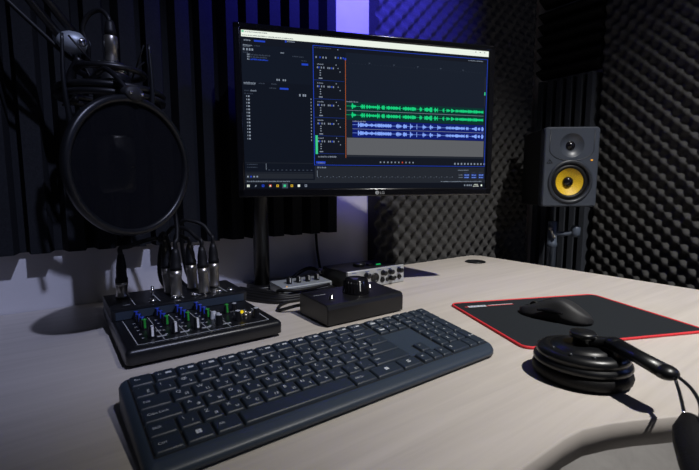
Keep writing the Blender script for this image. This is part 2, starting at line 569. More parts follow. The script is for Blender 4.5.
def R(x0, z0, x1, z1, m_, lay=1):
    mb.mi = SI[m_]
    y = -0.0052 - 0.00012 * lay
    mb.quad((x0, y, z0), (x1, y, z0), (x1, y, z1), (x0, y, z1))


def words(x0, x1, z, h, m_='s_text', lay=4, gap=0.0012):
    x = x0
    while x < x1:
        wd = min(rs.uniform(0.0012, 0.0042), x1 - x)
        # little letter-like strokes
        xx = x
        while xx < x + wd:
            sw = rs.uniform(0.0006, 0.0010)
            hh = h * rs.choice((0.7, 0.7, 1.0))
            R(xx, z, xx + sw, z + hh, m_, lay)
            xx += sw + 0.00035
        x += wd + gap


mb.mi = SI['s_bg']
mb.box((0, 0.000, (SZ0 + SZ1) / 2), (SX1 - SX0 + 0.002, 0.0104, SZ1 - SZ0 + 0.002))
T = SZ1
# title bar and window buttons
R(SX0 + .001, T - 0.0125, SX1 - .001, T - 0.0005, 's_white', 2)
R(SX0 + .002, T - 0.0045, SX0 + .006, T - 0.0015, 's_mint', 3)
words(SX0 + .008, SX0 + .05, T - 0.0042, 0.0018, 's_dim', 3)
words(SX0 + .003, SX0 + .10, T - 0.0105, 0.0018, 's_dim', 3)
for k in range(3): R(0.232 + 0.011 * k, T - 0.005, 0.2345 + 0.011 * k, T - 0.0035, 's_dim', 3)
# tool row
R(SX0, T - 0.0255, SX1, T - 0.0125, 's_hdr', 1)
R(-0.243, 0.296, -0.222, 0.299, 's_blue', 3); words(-0.262, -0.250, 0.2965, 0.003)
words(-0.180, -0.165, 0.300, 0.003, 's_text'); R(-0.184, 0.299, -0.181, 0.303, 's_blue', 3)
words(0.215, 0.252, 0.2925, 0.002, 's_text')
# left files panel
R(SX0 + .001, 0.222, -0.1315, 0.290, 's_bg2', 1)
words(-0.264, -0.247, 0.2875, 0.0025); words(-0.243, -0.232, 0.2875, 0.0022, 's_dim'); R(-0.264, 0.2858, -0.250, 0.2862, 's_text', 3)
for k, x in enumerate((-0.264, -0.258, -0.253, -0.248)): R(x, 0.279, x + 0.003, 0.283, 's_text', 3)
words(-0.264, -0.256, 0.2745, 0.002, 's_dim'); words(-0.193, -0.186, 0.278, 0.003, 's_text')
for k, (z, mm_, x1) in enumerate(((0.2705, 's_dim', -0.214), (0.2662, 's_dim', -0.218), (0.2618, 's_blue', -0.218))):
    words(-0.2565, -0.252, z, 0.003, 's_text'); words(-0.2505, x1, z, 0.003, mm_)
words(-0.170, -0.148, 0.273, 0.0025, 's_dim'); words(-0.152, -0.142, 0.266, 0.0022, 's_dim'); R(-0.152, 0.2585, -0.139, 0.2622, 's_blue', 3)
for x in (-0.202, -0.198, -0.190, -0.186): R(x, 0.226, x + 0.0025, 0.2295, 's_text', 3)
# middle-left: markers list
words(-0.2645, -0.243, 0.2175, 0.0035); R(-0.2645, 0.2162, -0.243, 0.2166, 's_text', 3)
words(-0.236, -0.224, 0.2182, 0.0025, 's_dim'); words(-0.212, -0.201, 0.2182, 0.0025, 's_dim')
words(-0.216, -0.202, 0.2105, 0.0025, 's_dim'); R(-0.196, 0.2098, -0.179, 0.2132, 's_blue', 3)
words(-0.264, -0.255, 0.2035, 0.0022, 's_dim'); words(-0.252, -0.241, 0.2035, 0.003, 's_text'); words(-0.264, -0.248, 0.198, 0.0022, 's_dim')
for x in (-0.158, -0.151, -0.147): R(x, 0.1985, x + 0.003, 0.203, 's_text', 3)
for k in range(14):
    z = 0.1925 - k * 0.0062
    R(-0.2605, z, -0.2592, z + 0.003, 's_text', 3); R(-0.2575, z, -0.2543, z + 0.003, 's_text', 3)
    R(-0.1350, z, -0.1335, z + 0.003, 's_text', 3)
R(SX0 + .001, 0.0665, -0.1315, 0.0675, 's_bar', 2)
words(-0.263, -0.243, 0.063, 0.002, 's_dim'); words(-0.263, -0.243, 0.0575, 0.002, 's_dim')
R(-0.2265, 0.0535, -0.2258, 0.066, 's_text', 3)
for k in range(11): R(-0.222 + 0.0085 * k, 0.0525, -0.2185 + 0.0085 * k, 0.054, 's_dim', 3)
R(SX0 + .001, 0.048, -0.1315, 0.0492, 's_bar', 2); R(SX0 + .001, 0.036, -0.1315, 0.0465, 's_bar', 1)
for k in range(4): R(-0.2635 + 0.006 * k, 0.0385, -0.2605 + 0.006 * k, 0.0415, 's_blue' if k == 1 else 's_text', 3)
# main editor panel with blue outline
PX0, PX1, PZ0, PZ1 = -0.1295, 0.2635, 0.0635, 0.2985
R(PX0, PZ0, PX1, PZ1, 's_bg2', 1)
for a in ((PX0, PZ1 - .0009, PX1, PZ1), (PX0, PZ0, PX1, PZ0 + .0009), (PX0, PZ0, PX0 + .0012, PZ1), (PX1 - .0012, PZ0, PX1, PZ1)): R(*a, 's_blue', 5)
R(PX0 + .001, PZ1 - 0.009, PX1 - .001, PZ1 - 0.002, 's_hdr', 2)
words(-0.126, -0.092, 0.2935, 0.0022, 's_dim'); R(-0.079, 0.2925, -0.0775, 0.2945, 's_text', 3)
# track area
R(-0.062, 0.0815, 0.2600, 0.2895, 's_tl', 2)
R(-0.062, 0.0815, 0.2600, 0.0845, 's_bar', 3)
for k in range(5):
    x = -0.0115 + 0.0537 * k
    R(x - 0.002, 0.2715, x + 0.002, 0.2728, 's_dim', 4); R(x - 0.0008, 0.2703, x + 0.0008, 0.2716, 's_dim', 4)
for k in range(46): R(-0.055 + 0.0068 * k, 0.2685, -0.0542 + 0.0068 * k, 0.2693, 's_dim', 4)
R(-0.0632, 0.079, -0.0622, 0.275, 's_orange', 5); R(-0.0645, 0.2745, -0.061, 0.2785, 's_blue', 6)
R(0.2575, 0.198, 0.2602, 0.26, 's_bar', 4); R(0.2575, 0.221, 0.2602, 0.228, 's_mint', 5)
# track headers
for k in range(5):
    zt = 0.2665 - 0.0365 * k
    if k == 4: zt = 0.1215
    R(-0.1275, zt - 0.0340, -0.0655, zt - 0.0005, 's_hdr', 2)
    R(-0.1275, zt - 0.0345, -0.0655, zt - 0.0338, 's_line', 3)
    words(-0.121, -0.109, zt - 0.0045, 0.0025, 's_text')
    for i, x in enumerate((-0.1215, -0.1185, -0.1135, -0.1085)): R(x, zt - 0.0115, x + 0.0022, zt - 0.008, 's_blue' if i == 1 else 's_text', 4)
    for i, x in enumerate((-0.100, -0.0965, -0.0925, -0.089)): R(x, zt - 0.0115, x + 0.0022, zt - 0.0082, 's_blue' if i == 2 else 's_text', 4)
    for i in range(3): R(-0.116, zt - 0.0165 - 0.0045 * i, -0.1135, zt - 0.0145 - 0.0045 * i, 's_text', 4)
    R(-0.118, zt - 0.0315, -0.1105, zt - 0.0295, 's_text', 4)
    for i in range(3): R(-0.083 + .004 * i, zt - 0.004 - 0.0065 * i, -0.0812 + .004 * i, zt - 0.002 - 0.0065 * i, 's_text', 4)
for i, x in enumerate((-0.124, -0.116, -0.110, -0.104)): R(x, 0.2745, x + 0.0025, 0.278, 's_blue' if i == 1 else 's_text', 4)
for i, x in enumerate((-0.0845, -0.079, -0.0735, -0.0685)): R(x, 0.276, x + 0.0025, 0.2795, 's_blue' if i in (1, 3) else 's_text', 4)
R(-0.1262, 0.086, -0.1215, 0.1235, 's_mint', 4)
words(-0.121, -0.083, 0.0795, 0.003, 's_text'); R(-0.1255, 0.067, -0.106, 0.0715, 's_blue', 4)
words(-0.122, -0.108, 0.0672, 0.002, 's_text', 5)


def wave(z, x0, x1, m_, amp, seed, bursts):
    r2 = random.Random(seed)
    R(x0, z - 0.0003, x1, z + 0.0003, m_, 5)
    for b0, b1, kk in bursts:
        x = b0
        while x < b1:
            t = (x - b0) / (b1 - b0)
            env = kk * (1 - t * 0.75 if kk > 1.05 else 1.0)
            a = amp * min(1.0, env) * r2.uniform(0.25, 0.85)
            R(x, z - a, min(x + 0.0013, x1), z + a, m_, 6)
            x += 0.0012


G = [(-0.0505, -0.0420, 1.1), (-0.0310, -0.0225, .8), (-0.0190, 0.0100, .62), (0.0060, 0.008, .9), (0.0150, 0.0215, .7), (0.0260, 0.0570, .62), (0.0630, 0.0920, .62),
     (0.1010, 0.1065, .8), (0.1130, 0.1300, .85), (0.1360, 0.1440, .85), (0.1560, 0.1585, .95), (0.1655, 0.1730, 1.1), (0.1765, 0.1840, 1.1), (0.1865, 0.2560, .55)]
B_ = [(-0.0365, -0.0255, .8), (-0.0255, 0.0030, .6), (0.0040, 0.0370, .62), (0.0480, 0.0600, 1.1), (0.0640, 0.0720, .9), (0.0800, 0.0850, 1.1), (0.0950, 0.0960, .9), (0.1090, 0.1165, 1.15),
      (0.1255, 0.1330, 1.15), (0.1440, 0.1520, 1.15), (0.1640, 0.2100, .6), (0.2140, 0.2190, .8), (0.2290, 0.2400, .7), (0.2440, 0.2480, .8), (0.2530, 0.2570, .9)]
R(-0.061, 0.157, 0.2572, 0.1925, 's_greenbg', 3); R(-0.061, 0.1755, 0.2572, 0.1762, 's_text', 4)
words(-0.061, -0.036, 0.1920, 0.0025, 's_text', 5)
wave(0.1843, -0.061, 0.2572, 's_green', 0.0078, 1, G); wave(0.1668, -0.061, 0.2572, 's_green', 0.0078, 1, G)
R(-0.0482, 0.1215, 0.2590, 0.1555, 's_bluebg', 4); R(-0.0482, 0.1384, 0.2590, 0.1391, 's_text', 5)
words(-0.0482, -0.020, 0.1530, 0.0025, 's_text', 6)
wave(0.1472, -0.0482, 0.2590, 's_wave', 0.0072, 2, B_); wave(0.1305, -0.0482, 0.2590, 's_wave', 0.0072, 2, B_)
R(-0.0605, 0.0855, 0.2595, 0.1205, 's_grey', 4)
# transport row
R(-0.1285, 0.065, 0.2630, 0.079, 's_hdr', 3)
for k in range(10): R(0.012 + 0.0083 * k, 0.0695, 0.0148 + 0.0083 * k, 0.0725, 's_red' if k == 6 else 's_text', 4)
for k in range(10): R(0.187 + 0.0082 * k, 0.0675, 0.1905 + 0.0082 * k, 0.0715, 's_text', 4)
# level meter and status area
R(-0.1285, 0.0335, 0.2635, 0.0615, 's_bar', 1)
words(-0.123, -0.105, 0.0575, 0.003, 's_text'); R(-0.1238, 0.0400, -0.1230, 0.0530, 's_text', 3)
for k in range(24): R(-0.1225 + 0.0130 * k, 0.0375, -0.1205 + 0.0130 * k, 0.0398, 's_dim', 3); R(-0.1165 + 0.0130 * k, 0.0395, -0.1155 + 0.0130 * k, 0.0412, 's_text', 3)
words(0.197, 0.222, 0.0545, 0.002, 's_text')
for k in range(3):
    words(0.213 + 0.0185 * k, 0.221 + 0.0185 * k, 0.0492, 0.0018, 's_dim')
    for i in range(2): R(0.2120 + 0.0185 * k, 0.0375 + 0.0055 * i, 0.2255 + 0.0185 * k, 0.0415 + 0.0055 * i, 's_line', 3); words(0.2135 + 0.0185 * k, 0.2240 + 0.0185 * k, 0.0382 + 0.0055 * i, 0.0022, 's_wave', 4)
for i in range(2): words(0.199, 0.209, 0.0385 + 0.0055 * i, 0.002, 's_text')
R(SX0, 0.0275, SX1, 0.0335, 's_bar', 2); words(-0.264, -0.180, 0.0298, 0.002, 's_text'); words(0.155, 0.258, 0.0293, 0.002, 's_text')
# task bar
R(SX0, SZ0, SX1, 0.0270, 's_task', 2)
R(-0.1955, 0.0168, -0.1838, 0.0268, 's_dim', 3)
for k, mm_ in enumerate(('s_white', 's_text', 's_blue', 's_red', 's_yellow', 's_mint', 's_yellow', 's_white', 's_text')):
    x = -0.2618 + 0.0143 * k
    if k == 1:
        R(x - .0015, 0.0195, x - .0005, 0.0215, mm_, 5); R(x - .0005, 0.0210, x + .0015, 0.0235, mm_, 5)
    else:
        R(x - 0.0024, 0.0195, x + 0.0024, 0.0243, mm_, 5)
        if k in (2, 4, 6, 8): R(x - 0.0010, 0.0208, x + 0.0010, 0.0230, 's_bg', 6)
        if k == 0: R(x - 0.0003, 0.0195, x + 0.0003, 0.0243, 's_bg', 6); R(x - 0.0024, 0.0216, x + 0.0024, 0.0221, 's_bg', 6)
        if k == 3: R(x - 0.0010, 0.0208, x + 0.0010, 0.0230, 's_white', 6); R(x - .0024, .0195, x, .0208, 's_mint', 6)
for x in (0.213, 0.2195, 0.2245, 0.2295): R(x, 0.0200, x + 0.003, 0.0235, 's_text', 4)
words(0.2380, 0.2475, 0.0225, 0.002, 's_white'); words(0.2360, 0.2495, 0.0190, 0.002, 's_white'); R(0.2555, 0.0195, 0.2590, 0.0235, 's_white', 4)
mb.build('screen', SMATS, mon, local=True, fixn=False)
# maker's mark on the lower bezel: ring emblem and two letters
mb = MB()
yf = -0.0085
mb.mi = 0
mb.lathe((0.0052, yf + 0.0003, 0.0068), (0, -1, 0), [(0.0042, 0), (0.0042, 0.0004)], 24)
mb.mi = 1
mb.quad((0.0048, yf - 0.0003, 0.0050), (0.0054, yf - 0.0003, 0.0050), (0.0054, yf - 0.0003, 0.0084), (0.0048, yf - 0.0003, 0.0084))
mb.quad((0.0054, yf - 0.0003, 0.0050), (0.0070, yf - 0.0003, 0.0050), (0.0070, yf - 0.0003, 0.0056), (0.0054, yf - 0.0003, 0.0056))
mb.mi = 0
mb.text('LG', 0.0090, lambda x, y: (0.0108 + x, yf - 0.0002, 0.0037 + y))
mb.build('logo', ['whiteprint', 'black'], mon, local=True)

# ------------------------------------------------------------------ keyboard
KX, KY, U = 0.0535, 0.3330, 0.01968
kb = thing('keyboard', 'dark slate full size computer keyboard with numeric pad', 'keyboard', (KX, KY, D), radians(0.5))
KW = 0.4165
RP = 0.0203
KD = 6 * RP
def ux(u):
    """key column to metres: the cursor and numeric blocks are a little narrower"""
    return u * U if u <= 15.01 else (0.2980 + (u - 15.2) * 0.0166 if u <= 18.25 else 0.3500 + (u - 18.4) * 0.0166)
kz = lambda y: 0.0145 + 0.138 * y          # top of the deck (local, y from the front of the keys)
body = []
x0, x1, y0, y1 = -0.0085, KW + 0.0085, -0.0155, KD + 0.0070
mb = MB()
def outline(ins, front_ins):
    o = []
    for cx_, cy_, a0, r in ((x1 - 0.022, y0 + 0.022, -90, 0.022), (x1 - 0.012, y1 - 0.012, 0, 0.012), (x0 + 0.012, y1 - 0.012, 90, 0.012), (x0 + 0.014, y0 + 0.014, 180, 0.014)):
        for i in range(7):
            a = radians(a0 + 90 * i / 6)
            px, py = cx_ + (r - ins) * cos(a), cy_ + (r - ins) * sin(a)
            if py < 0: py += front_ins * min(1, -py / 0.0155)
            o.append((px, py))
    return o
rings = []
for ins, fi, fz in ((0.004, 0.002, lambda y: 0.0015), (0.0, 0.0, lambda y: 0.0035), (0.0, 0.0, lambda y: max(0.0055, kz(y) - 0.005)), (0.0012, 0.001, lambda y: max(0.0070, kz(y) - 0.0025)), (0.004, 0.003, lambda y: kz(y) - (0.0008 if y > -0.008 else 0.0022)), (0.0065, 0.0085, lambda y: kz(y))):
    rings.append([(x, y, fz(y)) for x, y in outline(ins, fi)])
mb.ring_loft(rings)
# dark wells between the keys
mb.mi = 1
def well(u0, v0, u1, v1):
    a, b_, c, d = ux(u0) - .0004, v0 * RP - .0004, ux(u1) + .0004, v1 * RP + .0004
    mb.quad((a, b_, kz(b_) + .0002), (c, b_, kz(b_) + .0002), (c, d, kz(d) + .0002), (a, d, kz(d) + .0002))
well(0, 0, 15, 6); well(15.2, 4, 18.2, 6); well(15.2, 0, 18.2, 1); well(16.2, 1, 17.2, 2); well(18.4, 0, 22.4, 6)
mb.build('body', ['kbody', 'kwell'], kb, local=True)

keys = []
def row(v, start, spec):
    u = start
    for wd, leg in spec:
        keys.append((u, v, wd, 1, leg)); u += wd
FW = 14.7 / 13
row(5, 0, [(FW, 'Esc')] + [(FW, 'F%d' % i) for i in range(1, 13)])
ru = lambda a, b: [(1, x + '|' + y) for x, y in zip(a, b)]
row(4, 0, [(1, '`|Ё')] + [(1, c) for c in ('!|1', '@|2', '#|3', '$|4', '%|5', '^|6', '&|7', '*|8', '(|9', ')|0', '_|-', '+|=')] + [(2, 'Backspace')])
row(3, 0, [(1.5, 'Tab')] + ru('QWERTYUIOP[]', 'ЙЦУКЕНГШЩЗХЪ') + [(1.5, '\\|/')])
row(2, 0, [(1.75, 'Caps Lock')] + ru("ASDFGHJKL;'", 'ФЫВАПРОЛДЖЭ') + [(2.25, 'Enter')])
row(1, 0, [(1.25, 'Shift'), (1, '\\|/')] + ru('ZXCVBNM,./', 'ЯЧСМИТЬБЮ.') + [(2.75, 'Shift')])
row(0, 0, [(1.25, 'Ctrl'), (1.25, 'WIN'), (1.25, 'Alt'), (6.25, ''), (1.5, 'Alt Gr'), (2.0, 'BLK'), (1.5, 'MENU')])
row(5, 15.2, [(1, 'PrtSc'), (1, 'Home'), (1, 'PgUp')])
row(4, 15.2, [(1, 'Del'), (1, 'End'), (1, 'PgDn')])
row(1, 16.2, [(1, '^')])
row(0, 15.2, [(1, '<'), (1, 'v'), (1, '>')])
row(4, 18.4, [(1, 'Num'), (1, '/'), (1, '*'), (1, '-')])
row(3, 18.4, [(1, '7'), (1, '8'), (1, '9')]); keys.append((21.4, 2, 1, 2, '+'))
row(2, 18.4, [(1, '4'), (1, '5'), (1, '6')])
row(1, 18.4, [(1, '1'), (1, '2'), (1, '3')]); keys.append((21.4, 0, 1, 2, 'Enter'))
row(0, 18.4, [(2, '0'), (1, '.')])
hot = [(18.4 + i, 5, 1, 1, g_) for i, g_ in enumerate(('x', '-', '+', '='))]


def add_key(mb, u, v, wd, hd, leg):
    g = 0.0007
    a, b_, c, d = ux(u) + g, v * RP + g, ux(u + wd) - g, (v + hd) * RP - g
    t = 0.0016
    h0, h1 = 0.0001, 0.0034
    mb.mi = 0
    def ring(i, h, r):
        return [(x, y, kz(y) + h) for x, y in rrect(a + i, b_ + i * 0.9, c - i, d - i * 1.3, r, 3)]
    mb.ring_loft([ring(0, h0, .0012), ring(0.0003, h1 - .0016, .0014), ring(t * 0.7, h1 - 0.0003, .0016), ring(t * 1.2, h1 - 0.0001, .0016)], cap0=False)
    mb.mi = 1
    cx_, cy_ = (a + c) / 2, (b_ + d) / 2
    f_ = lambda ox, oy: (lambda x, y: (ox + x, oy + y, kz(oy + y) + h1 + 0.00015))
    def block(px, py, w_, h_):
        mb.quad(*[(x, y, kz(y) + h1 + 0.00015) for x, y in ((px, py), (px + w_, py), (px + w_, py + h_), (px, py + h_))])
    if leg in ('WIN', 'BLK'):
        for i in range(2):
            for j in range(2): block(cx_ - .0024 + i * .0025, cy_ - .0024 + j * .0025, .0023, .0023)
    elif leg == 'MENU':
        for i in range(3): block(cx_ - .0025, cy_ - .002 + i * .0018, .005, .0009)
    elif '|' in leg and len(leg) == 3:
        p, q = leg.split('|')
        mb.text(p, 0.0058, f_(a + 0.0042, cy_ + 0.0010)); mb.text(q, 0.0052, f_(cx_ + 0.0018, b_ + 0.0042))
    elif leg and leg[0] == 'F' and len(leg) > 1 and leg[1].isdigit():
        mb.text(leg, 0.0042, f_(a + 0.0035, cy_ - 0.0005)); block(cx_ + .0005, cy_ - .0006, .0058, .0030)
    elif leg in ('Home', 'PgUp', 'PrtSc', 'End', 'PgDn', 'Del'):
        mb.text(leg, 0.0040, f_(a + 0.0032, cy_ + 0.0005)); 
        if leg in ('PrtSc', 'Del'): block(a + .0035, cy_ - .004, .0085, .0032)
    elif leg:
        s_ = 0.0042 if len(leg) > 1 else 0.0058
        mb.text(leg, s_, f_(a + 0.0042, cy_ - 0.0010))


for k in keys:
    mb = MB(); add_key(mb, *k)
    mb.build('space_bar' if k[4] == '' and k[2] > 5 else 'key', ['key', 'legend'], kb, local=True)
mb = MB()
for k in hot: add_key(mb, *k)
o = mb.build('shortcut_keys', ['key', 'legend'], kb, local=True); o['kind'] = 'stuff'

# ------------------------------------------------------------------ mouse pad and mouse
PADR = math.atan2(-0.124, 0.294)
pad = thing('mouse_pad', 'black cloth mouse pad with red stitched edge under the mouse', 'mouse pad', (0.7142, 0.3545, D), PADR)
PW, PH = 0.320, 0.229
MB().prism(rrect(-PW / 2, -PH / 2, PW / 2, PH / 2, 0.014), 0.0002, 0.0030).build('cloth', 'padcloth', pad, local=True)
mb = MB()
loop = rrect(-PW / 2, -PH / 2, PW / 2, PH / 2, 0.014)
path = [(x, y, 0.0022) for x, y in loop] + [(*loop[0], 0.0022)]
mb.tube(path, 0.0021, 8, caps=False, smooth_path=False)
mb.build('stitched_edge', 'redstitch', pad, local=True)
mb = MB()
zt = 0.0032
def pq(x0_, y0_, x1_, y1_, z=zt): mb.quad((x0_, y0_, z), (x1_, y0_, z), (x1_, y1_, z), (x0_, y1_, z))
mb.mi = 0; pq(-0.1445, 0.0835, -0.138, 0.0875)
mb.mi = 1; pq(-0.1375, 0.0815, -0.1020, 0.0905)
mb.mi = 2
for i in range(9): pq(-0.1350 + 0.0034 * i, 0.0838, -0.1330 + 0.0034 * i, 0.0838 + (0.003 if i % 2 else 0.0045), zt + .0002)
mb.mi = 0; pq(-0.1010, 0.0830, -0.045, 0.0860)
mb.mi = 1; pq(-0.0960, 0.0865, -0.045, 0.0885)
o = mb.build('printed_stripe', ['redprint', 'white', 'blueprint'], pad, local=True); o['label'] = 'white and blue printed badge with a red stripe'

mouse = thing('mouse', 'black computer mouse on the mouse pad', 'mouse', (0.6880, 0.3600, D + 0.0032), 0.20)
mb = MB()
rings = []
NL = 22
for i in range(NL + 1):
    t = i / NL
    y = -0.058 + 0.116 * t
    e = max(0.02, 1 - abs(2 * t - 1) ** 3.2) ** 0.5
    hw = (0.0305 - 0.0045 * math.exp(-((t - 0.52) / 0.18) ** 2)) * e + 0.0005
    hh = (0.012 + 0.022 * math.exp(-((t - 0.42) / 0.33) ** 2)) * (0.35 + 0.65 * e)
    ring = []
    for k in range(25):
        a = pi * k / 24
        cx_ = -cos(a); sx_ = sin(a)
        ring.append((hw * math.copysign(abs(cx_) ** 0.75, cx_) * (1 - 0.12 * math.sin(pi * min(1, sx_)) * (1 if abs(cx_) > .6 else 0)), y, 0.0012 + hh * sx_ ** 0.62 + 0.004 * cx_ * sx_ * -1))
    rings.append(ring)
mb.ring_loft(rings, closed=True)
mb.build('shell', 'blackmatte', mouse, local=True)
def mz(t):
    e = max(0.02, 1 - abs(2 * t - 1) ** 3.2) ** 0.5
    return 0.0012 + (0.012 + 0.022 * math.exp(-((t - 0.42) / 0.33) ** 2)) * (0.35 + 0.65 * e)
mb = MB()
mb.tube([(0, -0.058 + 0.116 * t, mz(t) + 0.0003) for t in (0.55, 0.65, 0.75, 0.85, 0.93)], 0.0007, 6)
mb.build('button_seam', 'rubber', mouse, local=True)
MB().cyl((-0.0035, 0.034, mz(0.79) - 0.003), (0.0035, 0.034, mz(0.79) - 0.003), 0.007, seg=20).build('scroll_wheel', 'rubber', mouse, local=True)
mb = MB()
mb.tube([(-0.0290, -0.020, 0.017), (-0.0275, 0.0, 0.018), (-0.0285, 0.020, 0.016)], lambda t: 0.0016 + 0.002 * sin(pi * t), 8)
mb.build('side_button', 'blackgloss', mouse, local=True)

# ------------------------------------------------------------------ audio mixer
mix = thing('audio_mixer', 'small black audio mixer with blue, green and white knobs', 'audio mixer', (0.1685, 0.68, D))
X0, X1 = 0.064, 0.2745
mb = MB()
mb.ring_loft([[(x, y, D + zf(y)) for x, y in rrect(X0 + i, 0.556 + i, X1 - i, 0.812 - i, 0.006)] for i, zf in
              ((0.003, lambda y: 0.004), (0.0, lambda y: 0.006), (0.0, lambda y: 0.0205), (0.002, lambda y: 0.0235), (0.005, lambda y: 0.0245))], smooth=True)
for x in (X0 + .03, X1 - .03):
    for y in (0.585, 0.785): mb.cyl((x, y, D + 0.0003), (x, y, D + 0.006), 0.008, seg=12)
mb.build('case', 'black', mix)
mb = MB()
pr_ = [(0.697, 0.024), (0.694, 0.0395), (0.698, 0.0415), (0.800, 0.0425), (0.806, 0.039), (0.808, 0.024)]
mb.ring_loft([[(x, y, D + z) for y, z in pr_] for x in (X0 + 0.0005, X1 - 0.0005)], smooth=False)
mb.mi = 1
sf = [(0.6930, 0.0262), (0.6912, 0.0375)]
mb.quad((X0 + .006, 0.6945, D + .0255), (X1 - .006, 0.6945, D + .0255), (X1 - .006, 0.6928, D + .0385), (X0 + .006, 0.6928, D + .0385))
mb.build('connector_shelf', ['black', 'kbody'], mix)
# face plate and its white print
mb = MB()
mb.box((0.169, 0.6255, D + 0.0250), (0.190, 0.124, 0.0012), 0.0003)
mb.mi = 1
zp = D + 0.0258
def line(xa, ya, xb, yb, t=0.0006, z=None):
    z = zp if z is None else z
    d = Vector((xb - xa, yb - ya)); n = Vector((-d.y, d.x)).normalized() * t
    mb.quad((xa - n.x, ya - n.y, z), (xb - n.x, yb - n.y, z), (xb + n.x, yb + n.y, z), (xa + n.x, ya + n.y, z))
line(0.080, 0.5685, 0.258, 0.5685, 0.0007); line(0.080, 0.5685, 0.078, 0.686, 0.0005); line(0.258, 0.5685, 0.260, 0.640, 0.0006)
for i in range(4):
    xa = 0.112 + 0.0295 * i
    line(xa, 0.570, xa, 0.686, 0.0004)
    line(xa - 0.006, 0.587, xa + 0.006, 0.587, 0.002); line(xa - 0.005, 0.612, xa + 0.004, 0.612, 0.0011)
    for j in range(5): line(xa - 0.024, 0.592 + 0.018 * j, xa - 0.021, 0.592 + 0.018 * j, 0.0012)
line(0.225, 0.625, 0.258, 0.625, 0.0005); line(0.225, 0.640, 0.250, 0.640, 0.0005)
for i in range(5):
    xa = 0.0865 + 0.036 * i
    line(xa + 0.012, 0.705, xa + 0.012, 0.795, 0.0006, D + 0.0432)
    line(xa - 0.004, 0.712, xa + 0.006, 0.712, 0.0008, D + 0.0432)
mb.build('face_plate', ['black', 'whiteprint'], mix)


def knob(x, y, z, r, h, cap, name='knob', stripe='white', lab=None, ang=0.0, mats=None):
    mb = MB()
    mb.lathe((x, y, z), (0, 0, 1), [(r * 1.12, 0), (r * 1.10, h * 0.12), (r, h * 0.2), (r * 0.86, h * 0.94), (r * 0.78, h)], 20)
    mb.mi = 1
    # pointer line down the front of the knob and across its cap
    c, s_ = cos(ang), sin(ang)
    def P(rr, zz, ww): return (x + s_ * rr + c * ww, y - c * rr + s_ * ww, z + zz)
    ww = r * 0.30
    mb.quad(P(r * 1.0 + .0004, h * 0.18, -ww), P(r * 1.0 + .0004, h * 0.18, ww), P(r * 0.84 + .0004, h * 1.0, ww), P(r * 0.84 + .0004, h * 1.0, -ww))
    mb.quad(P(r * 0.80, h + .0003, -ww), P(r * 0.80, h + .0003, ww), P(-r * 0.1, h + .0003, ww), P(-r * 0.1, h + .0003, -ww))
    mb.mi = 2
    if cap: mb.lathe((x, y, z + h), (0, 0, 1), [(r * 0.80, 0.0), (r * 0.72, 0.0008), (0.0002, 0.0009)], 20)
    o = mb.build(name, mats or ['black', stripe, cap or 'black'], mix)
    if lab: o['label'] = lab
    return o


zb = D + 0.0252
for i in range(4):
    xc = 0.0975 + 0.0293 * i
    for j in range(3):
        knob(xc - 0.001 + 0.001 * j, 0.686 - 0.0175 * j, zb, 0.0042, 0.012, 'blueknob', lab='blue capped knob', stripe='blueknob')
    knob(xc + 0.001, 0.632, zb, 0.0044, 0.0135, 'greenknob', stripe='greenknob', lab='green striped knob')
    if i < 3: knob(xc + 0.003, 0.590, zb, 0.0050, 0.016, None, lab='black knob with a white pointer')
knob(0.1905, 0.590, zb, 0.0052, 0.0145, 'greyknob', stripe='black', lab='black knob with a grey cap')
knob(0.1920, 0.621, zb, 0.0046, 0.011, 'greyknob', stripe='greyknob', mats=['greyknob', 'white', 'greyknob'], lab='grey knob')
knob(0.1960, 0.613, zb, 0.0040, 0.010, 'greyknob', stripe='greyknob', mats=['greyknob', 'white', 'greyknob'], lab='grey knob')
knob(0.2180, 0.638, zb, 0.0045, 0.014, 'greenknob', stripe='greenknob', lab='green striped knob')
knob(0.2330, 0.645, zb, 0.0045, 0.012, 'greyknob', stripe='black', lab='black knob with a grey cap')
knob(0.2190, 0.592, zb, 0.0048, 0.0150, 'greyknob', stripe='black', lab='black knob with a grey cap')
knob(0.2475, 0.590, zb, 0.0050, 0.0150, 'greyknob', stripe='black', lab='black knob with a grey cap')
MB().sphere((0.2270, 0.596, zb + 0.011), 0.0026).build('indicator_lamp', 'yellowled', mix)['label'] = 'yellow indicator lamp'
for x, y in ((0.2345, 0.618), (0.242, 0.622), (0.2365, 0.606), (0.2455, 0.612)):
    MB().lathe((x, y, zb), (0, 0, 1), [(0.0040, 0), (0.0040, 0.003), (0.0030, 0.0042), (0.0018, 0.0042), (0.0016, 0.001)], 14).build('jack_socket', 'silver', mix)
for x in (0.125, 0.158, 0.190, 0.232, 0.252):
    MB().lathe((x, 0.713, D + 0.042), (0, 0, 1), [(0.0055, 0), (0.0055, 0.003), (0.0042, 0.0048), (0.0026, 0.0048), (0.0024, 0.001)], 16).build('jack_socket', 'chrome', mix)
mb = MB(); mb.cyl((0.131, 0.745, D + 0.042), (0.131, 0.745, D + 0.058), 0.0022, seg=12); mb.sphere((0.131, 0.745, D + 0.058), 0.0028)
mb.build('toggle_switch', 'chrome', mix)

